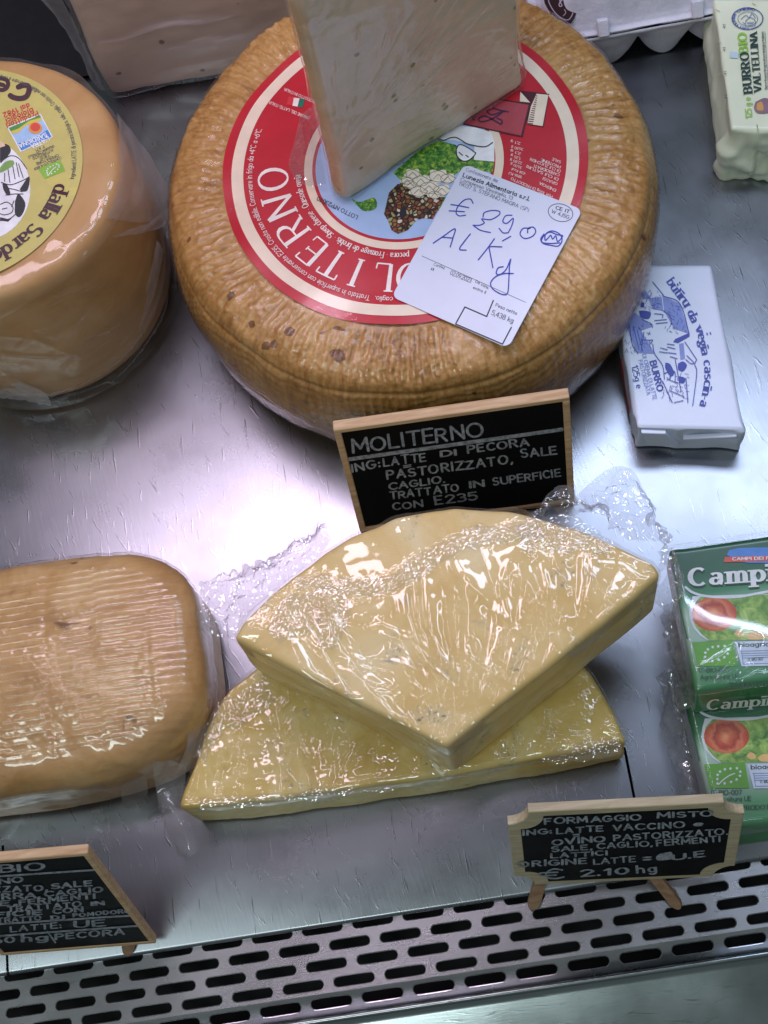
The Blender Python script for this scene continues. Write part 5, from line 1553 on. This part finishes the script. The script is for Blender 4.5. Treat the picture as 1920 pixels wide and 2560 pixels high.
grid_obj('lid', G_, MAT['pulp'], ec, cu=True)
# tray: rim and cup bulges
rings = [(1.0, .0388, 0), (1.012, .0382, 0), (1.012, .0365, 0), (.985, .0355, 0)]
G2 = []
per = np.linspace(0, 1, len(O), endpoint=False)
cup = .5 + .5 * np.cos((O[:, 0] - .128) / .042 * 2 * math.pi)
cup = np.clip(cup, 0, 1) ** .45
cols = []
for s_, z_, _ in rings:
    cols.append(np.c_[c_ + (O - c_) * s_, np.full(len(O), z_)])
for t in np.linspace(.08, 1, 22):
    inset = .985 - (.02 + .13 * t ** 1.5) - (1 - cup) * .16 * (t ** .7)
    z_ = .0355 * (1 - t) + .0005 + (1 - cup) * .012 * t
    cols.append(np.c_[c_ + (O - c_) * inset[:, None], z_])
G2 = np.stack(cols, 1)
N2 = grid_normals(G2, True)
G2 = G2 + N2 * (fbm(G2, 55, 3, 223) * .0006)[..., None]
grid_obj('tray', G2, MAT['pulp'], ec, cu=True)
for px_, py_ in ((625, 175), (1220, 55)):
    q_ = at(1260 + px_ / 2.514, py_ / 2.514, .047)
    obox('closing_tab', np.array([q_[0], q_[1] + .001, .046]), (1, 0, 0), (0, .5, .866), (0, -.866, .5), .0035, .0055, .002, MAT['pulp'], ec, .0008)
# maroon label on the lid slope
bm_ = NB('maroon_label')
MAT['mar'] = flat('maroon_label', '#34111a', .35, .3)


def lid_pt(x, y, off):
    d_ = np.array([(1260 + x / 2.514 - 960) / CAM_F, -(y / 2.514 - 1280) / CAM_F, 1.0]) @ CR
    n_ = np.array([0, -.72, .69]); p_ = np.array([.13, Y0 + .0125, .0535]) + n_ * off
    return CP + d_ * (np.dot(p_ - CP, n_) / np.dot(d_, n_))


def lid_poly(name, pts, mat, off):
    V_ = [lid_pt(x, y, off) for x, y in pts]
    return obj(name, V_, [tuple(range(len(V_)))], mat, ec, smooth=False)


lid_poly('label', [(235, -120), (500, -120), (480, 20), (440, 120), (415, 155), (360, 150), (300, 105), (255, 20)], MAT['mar'], .0012)
for L_ in ([(270, -60), (285, 20), (330, 90), (390, 125), (425, 100), (455, 0), (465, -60)],):
    q_ = catmull(np.array(L_, float), 40)
    polys = [ribbon(q_, 7)]
    lay(polys, lambda u, v, o_: lid_pt(u, v, o_), 'label_border', flat('label_grey', '#a9a0ae'), ec, .0014)
polys = [ribbon(catmull(np.array([(345, -20), (355, 15), (365, 35), (350, 40), (348, 20), (375, -10)], float), 30), 5), ribbon(catmull(np.array([(380, 60), (388, 80), (372, 100)], float), 20), 4)]
lay(polys, lambda u, v, o_: lid_pt(u, v, o_), 'label_script', flat('label_grey2', '#c4bcc6'), ec, .0014)

# ------------------------------------------------------------------ two green packs in clear overwrap
b = NB('green_pack')
sp_ = b.n('SeparateXYZ', Vector=b.co)
gy = b.n('MapRange', Value=sp_.outputs['Y'], _1=-.036, _2=.042)
MAT['g_pack'] = b.pbr(Base_Color=b.ramp(gy.outputs[0], [(0, lin('#3f7f52')), (.12, lin('#4f9060')), (.32, lin('#a9c3b4')), (.48, lin('#a9c9b6')), (.62, lin('#2f7d50')), (.75, lin('#0f5a38')), (1, lin('#0d4d33'))]), Roughness=.32, Coat_Weight=.4, Normal=b.bump(b.noise(60, 3), .15, .001))
MAT['g_text'] = flat('pack_white_text', '#e2e6ea', .4)
MAT['g_shadow'] = flat('pack_text_shadow', '#0a3a28', .4)
b = NB('tomato_print')
dst = b.n('VectorMath', {'operation': 'LENGTH'}, _0=b.map((1, 1, 0), (0, 0, 0)))
MAT['swoosh'] = flat('pack_swoosh', '#d5dbe4', .35, .3)
MAT['lettuce'] = None
b = NB('lettuce_print')
MAT['lettuce'] = b.pbr(Base_Color=b.ramp(b.noise(130, 5, .65, 1.2), [(.28, lin('#2c5420')), (.45, lin('#6c9a3c')), (.62, lin('#a3c45e')), (.8, lin('#dbe5b0'))]), Roughness=.32, Coat_Weight=.4)
MAT['mozz'] = flat('corn_print', '#e4b878', .35, .3)
MAT['bio_green'] = flat('bio_green', '#5fa32c', .35, .3)
MAT['cert'] = flat('cert_print', '#c7d3e6', .35, .3)
MAT['cert_ink'] = flat('cert_ink', '#6f86b2', .4)
MAT['logo_blue'] = flat('logo_blue', '#3f7fd0', .35, .3)
MAT['logo_red'] = flat('logo_red', '#cf4a35', .35, .3)
MAT['pk_dark'] = flat('pack_dark_text', '#1d4634', .45)
MAT['overwrap'] = film('pack_overwrap', .015, .04, .0, 20, base=.045, sharp=5, dist=.5)
MAT['overwrap_loose'] = film('pack_overwrap_loose', .12, .05, .0, 60, base=.18, tint=(.88, .89, .92, 1), sharp=3, dist=1.0)


def tomato_mat(name, c):
    b = NB(name)
    v = b.map((1, 1, 1), (0, 0, 0), (-c[0], -c[1], -c[2]))
    r_ = b.math('MULTIPLY', b.n('VectorMath', {'operation': 'LENGTH'}, _0=v).outputs['Value'], 1 / .0125)
    r2 = b.math('ADD', r_, b.math('MULTIPLY', b.math('SUBTRACT', b.noise(150, 3, .6, .8), .5), .55))
    return b.pbr(Base_Color=b.ramp(r2, [(.05, lin('#e8a070')), (.25, lin('#d4683e')), (.45, lin('#a83418')), (.6, lin('#d77b50')), (.8, lin('#c44a25')), (1, lin('#a83a1a'))]), Roughness=.3, Coat_Weight=.4)


def green_pack(label, c2, z0, z1, dx, dy, crop, full, seed):
    """dx, dy: shift of the traced print in crop pixels"""
    ctr_ = np.mean(np.array(c2), 0)
    t_ = thing('cheese_pack', label, 'cheese pack', (ctr_[0], ctr_[1], z0), 'green packs with tomato print')
    Q_, N_ = pack('pack', c2, z0 + .0004, z1, None, t_, .0035, seed, .0003)
    Q_[..., 1] -= np.clip((z1 - .003 - Q_[..., 2]) / (z1 - z0), 0, 1) * .0048 * (Q_[..., 1] < ctr_[1] - .03)
    bd_ = grid_obj('wrapper', Q_, MAT['g_pack'], t_, cu=True)
    PLz = (np.array([0, 0, z1 + .0003]), np.array([0, 0, 1.0]))
    K = (crop[0], crop[1], crop[2])

    def T(pts):
        return [(x + dx, y + dy) for x, y in pts]

    def tx(x, y):
        return (crop[0] + (x + dx) / crop[2], crop[1] + (y + dy) / crop[2])
    if full:
        px_poly(T([(920, 200), (950, 150), (1040, 128), (1200, 122), (1500, 118), (1500, 290), (1150, 285), (1060, 270)]), PLz, 'logo', MAT['logo_blue'], bd_, .0001, K)
        px_poly(T([(905, 222), (1500, 205), (1500, 262), (890, 278)]), PLz, 'logo_banner', MAT['logo_red'], bd_, .00014, K)
        px_text('CAMPI DEI FIORI', tx(985, 258), tx(1500, 245), 7, PLz, 'lettering', MAT['g_text'], bd_, .0002, .18)
        px_text('Campin', tx(548, 548), tx(1590, 472), 42, PLz, 'lettering', MAT['g_shadow'], bd_, .00012, .24, 'serif', gap=.18)
        px_text('Campin', tx(540, 528), tx(1585, 455), 42, PLz, 'lettering', MAT['g_text'], bd_, .0003, .24, 'serif', gap=.18)
    # plate with the picture
    px_poly(T([(560, 640), (2050, 590), (2050, 1100), (720, 1110), (640, 1060), (570, 980), (535, 900), (522, 820), (535, 730)]), PLz, 'picture_rim', MAT['swoosh'], bd_, .00012, K)
    px_poly(T([(640, 650), (2050, 590), (2050, 1098), (735, 1108), (660, 1050), (590, 965), (560, 890), (550, 810), (570, 730)]), PLz, 'printed_lettuce', MAT['lettuce'], bd_, .00016, K)
    c0 = on_plane(*tx(790, 830), PLz[0], PLz[1]) - ORIGIN[t_.name]
    px_poly(T([(790 + 240 * math.cos(a), 830 + 182 * math.sin(a)) for a in np.linspace(0, 6.283, 40)[:-1]]), PLz, 'printed_tomato', tomato_mat('tomato_print', c0), bd_, .0002, K)
    px_poly(T([(1000, 1040), (1040, 1000), (1090, 1020), (1100, 1060), (1050, 1075)]), PLz, 'printed_corn', MAT['mozz'], bd_, .0002, K, 30)
    px_poly(T([(1120, 1060), (1180, 1020), (1300, 1030), (1360, 1060), (1300, 1095), (1160, 1095)]), PLz, 'printed_corn', MAT['mozz'], bd_, .0002, K, 30)
    px_lines([T([(485, 545), (560, 600), (680, 635), (850, 650), (1050, 645), (1250, 610), (1500, 560), (1800, 480)])], 26, PLz, 'swoosh', MAT['swoosh'], bd_, .00035, K)
    eu_leaf(T([(552, 1130), (985, 1105), (1030, 1378), (615, 1385)]), PLz, bd_, K, .00018, MAT['bio_green'], MAT['g_text'])
    px_poly(T([(1010, 1125), (1560, 1105), (1560, 1375), (1080, 1385)]), PLz, 'certificate', MAT['cert'], bd_, .00018, K)
    px_text('bioagricert', tx(1050, 1180), tx(1500, 1165), 11, PLz, 'lettering', MAT['pk_dark'], bd_, .0003, .15)
    px_lines([T([(1070, 1225), (1500, 1215)]), T([(1080, 1250), (1500, 1240)]), T([(1085, 1275), (1500, 1262)]), T([(1080, 1225), (1098, 1360)]), T([(1095, 1362), (1500, 1350)]), T([(1090, 1298), (1500, 1285)])], 7, PLz, 'certificate_rules', MAT['cert_ink'], bd_, .0003, K)
    px_text('IT BIO 007', tx(1150, 1325), tx(1310, 1320), 7, PLz, 'lettering', MAT['pk_dark'], bd_, .0003, .2)
    px_text('IT-BIO-007', tx(630, 1450), tx(950, 1445), 11, PLz, 'lettering', MAT['pk_dark'], bd_, .0002, .14)
    px_text('Agricoltura UE', tx(645, 1525), tx(1050, 1512), 11, PLz, 'lettering', MAT['pk_dark'], bd_, .0002, .13)
    px_text('PRODOTTO', tx(958, 1612), tx(1345, 1600), 11, PLz, 'lettering', MAT['pk_dark'], bd_, .0002, .2, 'serif')
    px_lines([T([(405 + (500 - 405) * t, 700 + 400 * t), (412 + (500 - 405) * t, 704 + 400 * t)]) for t in np.linspace(0, .97, 40)], 9, PLz, 'small_print', MAT['pk_dark'], bd_, .0002, K)
    return t_, bd_, PLz, K


KC = (1600, 1340, 4.253)
cA = [(.0958, .1868), (.185, .1855), (.187, .2605), (.0980, .2625)]
cB = [(.0945, .1235), (.186, .1220), (.187, .1990), (.0930, .2005)]
p2, bd2, _, _ = green_pack('green cheese pack with tomato print, overlapped by another pack on its rear edge', cB, .0, .0285, 130, 1300, KC, False, 231)
p1_, bd1, PLA, KA = green_pack('green cheese pack with tomato print, resting on the rear edge of another pack', cA, .0290, .0560, 0, 0, KC, True, 233)
# name repeated on the front edge of the upper pack
fn_ = np.array([0, -1.0, 0]); fp = np.array([.1, .1828, .0420])
PLF = (fp, np.array([-.014, -.985, .17]) / np.linalg.norm([-.014, -.985, .17]))
px_text('Campin', (1600 + 715 / 4.253, 1340 + 1850 / 4.253), (1600 + 1440 / 4.253, 1340 + 1790 / 4.253), 24, PLF, 'lettering', MAT['g_text'], bd1, .0012, .2, 'serif', slant=.15)
# overwrap of the upper pack with its bright creases
Q_ = slab([(.0945, .1858), (.187, .1845), (.189, .2625), (.0970, .2645)], .050, .0572, .004, 320, 120, 24, 4)
N_ = grid_normals(Q_, True)
segs = []
for L_ in ([(615, 1465), (665, 1370), (780, 1340), (900, 1260), (1000, 1180)], [(1110, 1040), (1080, 1150), (1050, 1300), (940, 1430), (850, 1500), (815, 1570), (830, 1595)], [(820, 1600), (960, 1570), (1110, 1560), (1230, 1460), (1400, 1470)], [(1080, 1070), (1180, 1060), (1250, 1090), (1270, 1160)], [(900, 1520), (980, 1450), (1040, 1470)], [(1130, 1420), (1180, 1380)]):
    segs.append((np.array([at(KC[0] + x / KC[2], KC[1] + y / KC[2], .0575)[:2] for x, y in L_]), .0012, .0006))
H_ = ridge_field(Q_[..., :2], segs) * (N_[..., 2] > .4)
Q_ = Q_ + N_ * (H_ + np.abs(fbm(Q_, 18, 1, 237)) * .0009)[..., None]
grid_obj('overwrap', Q_[:, :140], MAT['overwrap'], p1_, cu=True)
def L3(l):
    return [at(KC[0] + x / KC[2], KC[1] + y / KC[2], z) for x, y, z in l]


grid_obj('overwrap_fin', crumple([L3([(400, 560, .054), (360, 570, .045), (320, 600, .035)]), L3([(425, 900, .054), (320, 870, .045), (215, 880, .030)]), L3([(460, 1150, .054), (350, 1150, .045), (255, 1180, .028)]), L3([(520, 1500, .053), (430, 1480, .045), (290, 1400, .026)]), L3([(560, 1850, .045), (450, 1800, .04), (330, 1880, .026)])], 80, 36, .0034, 80, 241), MAT['overwrap_loose'], p1_, smooth=False)
grid_obj('overwrap_fin', crumple([L3([(330, 1380, .030), (250, 1400, .03), (150, 1500, .014)]), L3([(380, 1700, .030), (280, 1700, .028), (160, 1720, .012)]), L3([(470, 1950, .028), (340, 1950, .026), (180, 1980, .010)]), L3([(520, 2200, .028), (400, 2200, .026), (240, 2230, .010)]), L3([(580, 2480, .026), (460, 2500, .022), (300, 2480, .008)]), L3([(640, 2750, .022), (520, 2760, .018), (400, 2720, .006)])], 90, 36, .0034, 70, 243), MAT['overwrap_loose'], p2, smooth=False)
Q_ = slab([(.0935, .1220), (.188, .1205), (.189, .1885), (.0930, .1895)], .0006, .0297, .004, 300, 60, 16, 4)
N_ = grid_normals(Q_, True)
Q_ = Q_ + N_ * (np.abs(fbm(Q_, 18, 1, 247)) * .0006)[..., None]
grid_obj('overwrap', Q_[:, :80], MAT['overwrap'], p2, cu=True)
# ------------------------------------------------------------------ chalkboard signs on little easels
b = NB('pale_wood')
wv = b.noise(1.0, 4, .6, .6, b.map((40, 420, 420)))
MAT['wood'] = b.pbr(Base_Color=b.ramp(wv, [(.3, lin('#b98f68')), (.7, lin('#dcbb95'))]), Roughness=.6, Normal=b.bump(wv, .25, .0004))
b = NB('dark_edge_wood')
wv = b.noise(1.0, 4, .6, .6, b.map((40, 420, 420)))
MAT['wood_dark'] = b.pbr(Base_Color=b.ramp(wv, [(.3, lin('#6d4526')), (.7, lin('#a06a3c'))]), Roughness=.6)
b = NB('mid_wood')
wv = b.noise(1.0, 4, .6, .6, b.map((40, 420, 420)))
MAT['wood_mid'] = b.pbr(Base_Color=b.ramp(wv, [(.3, lin('#7f5f47')), (.7, lin('#a8866a'))]), Roughness=.6)
b = NB('grey_wood')
wv = b.noise(1.0, 4, .6, .6, b.map((40, 420, 420)))
MAT['wood_grey'] = b.pbr(Base_Color=b.ramp(wv, [(.3, lin('#a8977a')), (.7, lin('#cbbb9b'))]), Roughness=.6, Normal=b.bump(wv, .2, .0004))
MAT['board'] = flat('blackboard', '#08090c', .6, spec=.15, var=.15, vscale=60, bump=.1)
b = NB('chalk_pen')
MAT['chalk'] = b.pbr(Base_Color=b.ramp(b.noise(380, 4, .7), [(.35, lin('#6a6e78')), (.7, lin('#b4b8c2'))]), Roughness=.8)


def sign_frame(TL, TR, z, lean):
    a = at(*TL, z); c = at(*TR, z)
    ex = (c - a) / np.linalg.norm(c - a)
    hn = np.array([ex[1], -ex[0], 0])
    ey = np.array([0, 0, math.cos(rad(lean))]) - hn * math.sin(rad(lean))
    en = np.cross(ex, ey)
    return a, ex, ey, en, np.linalg.norm(c - a)


def easel(parent, TLp, ex, ey, en, w, h, splay=.10, zf=0.0, feet=None, back=0.0, tops=None):
    """two flat front legs and a rear strut"""
    bc = TLp + ex * w / 2 - ey * h
    for k_, s_ in enumerate((-1, 1)):
        top_ = (bc + ex * s_ * w * .20 if tops is None else bc + ex * np.dot(tops[k_] - bc, ex)) + ey * .001 - en * (.0075 + back)
        bot_ = feet[k_] if feet else bc + ex * s_ * w * (.22 + splay) + np.array([0, -.014, 0])
        bot_ = np.array([bot_[0], bot_[1], zf + .0012])
        d = bot_ - top_; L_ = np.linalg.norm(d); d /= L_
        side = np.cross(en, d); side /= np.linalg.norm(side)
        pts = [(-.0032, 0), (.0032, 0), (.0032, L_ - .005)] + [(.0032 * math.cos(t), L_ - .005 + .005 * math.sin(t)) for t in np.linspace(.3, 2.84, 6)] + [(-.0032, L_ - .005)]
        nrm_ = np.cross(side, d)
        lg_ = prism('leg', pts, top_, side, d, nrm_, -.0012, .0012, MAT['wood_mid'], parent, .0003)
        obox('upright', bc + ex * s_ * w * .20 + ey * h * .28 - en * (.0066 + back), ex, ey, en, .0040, h * .27, .0012, MAT['wood'], parent, .0003)
    t0 = bc + ey * h * .22 - en * (.0085 + back)
    t1 = np.array([t0[0] - en[0] * .006, t0[1] - en[1] * .006, zf + .0015])
    d = t1 - t0; L_ = np.linalg.norm(d); d /= L_
    side = ex; n2 = np.cross(side, d)
    obox('strut', (t0 + t1) / 2, side, d, n2, .0035, L_ / 2, .0015, MAT['wood'], parent, .0004)


def sign_lines(parent, plane, board, rows, sc=.86, jit=.09):
    for s_, a_, b_, h_, w_ in rows:
        px_text(s_, a_, b_, h_ * sc, plane, 'chalk_writing', MAT['chalk'], board, .00025, w_ + .03, 'hand', jit, gap=.2, space=.5)


# sign in front of the large wheel
TLp, ex, ey, en, w = sign_frame((833.5, 1076.5), (1424, 993.5), .095, 12)
h = .095
s1 = thing('price_sign', 'black chalkboard sign with thin wooden frame leaning before the large cheese wheel', 'sign', tuple((TLp + ex * w / 2 - ey * h) * np.array([1, 1, 0])))
ctr = TLp + ex * w / 2 - ey * h / 2
T = .0026
bd = obox('board', ctr - en * .003, ex, ey, en, w / 2 - .003, h / 2 - .002, .002, MAT['board'], s1, 0)
for c_, hx_, hy_ in ((ctr + ey * (h / 2 - .0012), w / 2, .0016), (ctr - ey * (h / 2 - .0012), w / 2, .0016), (ctr - ex * (w / 2 - .0018), .0018, h / 2 - .0029), (ctr + ex * (w / 2 - .0018), .0018, h / 2 - .0029)):
    obox('frame_rail', c_ - en * .003, ex, ey, en, hx_, hy_, .0032, MAT['wood'], s1, .0004)
easel(s1, TLp, ex, ey, en, w, h)
PL1 = (ctr - en * .001, en)


def q1(x, y):
    return (820 + x / 2.592, 980 + y / 2.592)


rows = [('MOLITERNO', q1(165, 395), q1(1000, 285), 38, .12), ('ING:', q1(160, 518), q1(335, 487), 22, .15), ('LATTE', q1(365, 480), q1(635, 445), 23, .15), ('DI', q1(735, 418), q1(828, 408), 17, .18), ('PECORA', q1(910, 395), q1(1300, 345), 21, .16),
        ('PASTORIZZATO,', q1(385, 565), q1(1195, 460), 23, .15), ('SALE', q1(1255, 425), q1(1480, 400), 23, .15), ('CAGLIO.', q1(400, 632), q1(755, 585), 19, .16), ('TRATTATO', q1(405, 695), q1(850, 640), 20, .16), ('IN', q1(920, 622), q1(1005, 612), 17, .17), ('SUPERFICIE', q1(1075, 605), q1(1505, 545), 20, .16), ('CON', q1(425, 765), q1(610, 742), 19, .16), ('E235', q1(700, 730), q1(962, 695), 23, .14)]
sign_lines(s1, PL1, bd, rows)
px_lines([[(110, 440), (1515, 243)]], 24, PL1, 'chalk_rule', MAT['chalk'], bd, .0002, (820, 980, 2.592))
px_lines([[(490, 478), (535, 472)], [(490, 490), (535, 482)]], 8, PL1, 'chalk_writing', MAT['chalk'], bd, .0003, (820, 980, 2.592))

# sign at the front left, cut by the view
TRp = np.array([875 / 3.95, 2080 + 115 / 3.95]); TLq = np.array([0, 2080 + 190 / 3.95]); TLx = TRp + (TLq - TRp) * 2.0
zt = .09
for _ in range(8):
    TLp, ex, ey, en, w = sign_frame(TLx, TRp, zt, 12)
    h = float(np.dot(TLp - on_plane(1540 / 3.95, 2080 + 1015 / 3.95, TLp, en), ey))
    zt = .008 + h * math.cos(rad(12))
s2 = thing('price_sign', 'black chalkboard sign in a thick wooden frame standing before the ribbed loaf', 'sign', tuple((TLp + ex * w / 2 - ey * h) * np.array([1, 1, 0])))
fr = .0095
ctr = TLp + ex * w / 2 - ey * h / 2 - en * .0
# frame is deep: its outer back edge is what shows along the top
bd = obox('board', ctr + en * .0022, ex, ey, en, w / 2 - .0026, h / 2 - .0026, .0018, MAT['board'], s2, 0)
for c_, hx_, hy_ in ((ctr + ey * (h / 2 - .0015), w / 2, .0015), (ctr - ey * (h / 2 - .0015), w / 2, .0015), (ctr - ex * (w / 2 - .0015), .0015, h / 2 - .0031), (ctr + ex * (w / 2 - .0015), .0015, h / 2 - .0031)):
    obox('frame_rail', c_ + en * .0022, ex, ey, en, hx_, hy_, .0023, MAT['wood'], s2, .0004)
easel(s2, TLp, ex, ey, en, w, h, feet=[at(-140, 2410, 0), at(318, 2390, 0)], tops=[on_plane(-140, 2370, TLp, en), on_plane(330, 2340, TLp, en)])
PL2 = (ctr + en * .0041, en)


def q2(x, y):
    return (x / 3.95, 2080 + y / 3.95)


rows = [('BIO', q2(0, 400), q2(425, 372), 20, .16), ('NO', q2(0, 512), q2(225, 492), 15, .2), ('ZZATO,', q2(-60, 596), q2(465, 575), 15, .2), ('SALE', q2(512, 560), q2(905, 528), 15, .2), ('ERRA,', q2(-80, 668), q2(390, 645), 15, .2), ('CAGLIO', q2(450, 635), q2(1012, 590), 14, .2), ('E,', q2(0, 728), q2(155, 718), 13, .22), ('FERMENTI', q2(195, 718), q2(930, 655), 14, .2), ('TRATTATO', q2(80, 785), q2(795, 735), 14, .2), ('IN', q2(905, 725), q2(1030, 718), 10, .24), ('FICIE', q2(-40, 840), q2(405, 812), 13, .22), ('CON', q2(530, 805), q2(815, 785), 13, .22), ('TRATTO', q2(-20, 895), q2(405, 868), 12, .22), ('DI', q2(515, 862), q2(630, 855), 10, .24), ('POMODORO', q2(725, 840), q2(1290, 795), 10, .26),
        ('LATTE:', q2(110, 985), q2(605, 945), 16, .16), ('UE', q2(740, 945), q2(1030, 925), 18, .15), ('60', q2(-60, 1100), q2(135, 1088), 16, .18), ('hg', q2(215, 1085), q2(465, 1070), 18, .16), ('PECORA', q2(555, 1060), q2(1225, 1010), 16, .18)]
sign_lines(s2, PL2, bd, rows)
for L_ in [[(-400, 464), (930, 375)], [(-400, 935), (1290, 825)], [(-400, 1055), (1385, 925)], [(470, 985), (545, 1090)]]:
    px_lines([L_], 18, PL2, 'chalk_rule', MAT['chalk'], bd, .0002, (0, 2080, 3.95))

# sign with scooped corners at the front right
D_ = DS
zt = .066
for _ in range(8):
    TLp, ex, ey, en, w = sign_frame((1094 * D_, 1757 * D_), (1612 * D_, 1731 * D_), zt, 14)
    h = float(np.dot(TLp - on_plane(1096 * D_, 1914 * D_, TLp, en), ey))
    zt = .010 + h * math.cos(rad(14))
s3 = thing('price_sign', 'small chalkboard sign with scooped wooden corners standing on the air grille', 'sign', tuple((TLp + ex * w / 2 - ey * h) * np.array([1, 1, 0]) + np.array([0, 0, GZ])))


def scooped(w_, h_, r_, rx=None):
    rx = rx or r_
    o_ = []
    for cx_, cy_, a0 in ((w_ / 2, -h_ / 2, 180), (w_ / 2, h_ / 2, 270), (-w_ / 2, h_ / 2, 0), (-w_ / 2, -h_ / 2, 90)):
        for t in np.linspace(0, 1, 8):
            a = rad(a0 - 90 * t)
            o_.append((cx_ + rx * math.cos(a), cy_ + r_ * math.sin(a)))
    return o_


ctr = TLp + ex * w / 2 - ey * h / 2
wp = prism('back_panel', scooped(w, h, .0125, .0100), ctr, ex, ey, en, -.0045, 0, MAT['wood_grey'], s3, .0004)
bd = prism('board', scooped(w - .0115, h - .0090, .0135, .0110), ctr - ey * .0004, ex, ey, en, 0, .0003, MAT['board'], s3, .0001)
easel(s3, TLp, ex, ey, en, w, h, .12, zf=GZ, feet=[at(1330, 2274, GZ), at(1700, 2271, GZ)], tops=[on_plane(1175 * DS, 1905 * DS, TLp, en), on_plane(1400 * DS, 1895 * DS, TLp, en)])
PL3 = (ctr + en * .0004, en)


def q3(x, y):
    return (1240 + x / 2.592, 1980 + y / 2.592)


rows = [('FORMAGGIO', q3(318, 208), q3(935, 180), 18, .17), ('MISTO', q3(1050, 168), q3(1400, 155), 17, .17), ('ING:', q3(180, 282), q3(360, 267), 16, .18), ('LATTE', q3(395, 270), q3(690, 252), 17, .18), ('VACCINO', q3(760, 250), q3(1215, 230), 18, .17), ('e', q3(1285, 222), q3(1335, 218), 14, .2),
        ('OVINO', q3(370, 345), q3(700, 320), 17, .18), ('PASTORIZZATO.', q3(765, 315), q3(1500, 275), 18, .17), ('SALE,', q3(365, 388), q3(620, 372), 15, .18), ('CAGLIO,', q3(660, 368), q3(1010, 350), 16, .18), ('FERMENTI', q3(1045, 350), q3(1450, 320), 17, .18), ('LATTICI', q3(360, 428), q3(720, 408), 14, .18), ('ORIGINE', q3(150, 487), q3(585, 462), 17, .17), ('LATTE', q3(635, 468), q3(900, 452), 17, .17), (':', q3(975, 442), q3(990, 441), 15, .22), ('U.E', q3(1150, 440), q3(1350, 418), 17, .18), ('2.10', q3(555, 548), q3(855, 528), 20, .15), ('hg', q3(915, 525), q3(1045, 518), 22, .14)]
sign_lines(s3, PL3, bd, rows, .78)
px_lines([[(430, 505), (370, 500), (325, 525), (335, 555), (390, 560), (440, 550)], [(285, 525), (400, 520)], [(280, 545), (390, 538)]], 10, PL3, 'chalk_writing', MAT['chalk'], bd, .0003, (1240, 1980, 2.592))
px_lines([[(1130, 395), (1060, 410), (1050, 435), (1130, 430)], [(1060, 420), (1135, 412)], [(1070, 430), (1135, 400)]], 16, PL3, 'chalk_writing', MAT['chalk'], bd, .0003, (1240, 1980, 2.592))
px_lines([[(500, 278), (540, 272)], [(505, 290), (540, 284)]], 7, PL3, 'chalk_writing', MAT['chalk'], bd, .0003, (1240, 1980, 2.592))
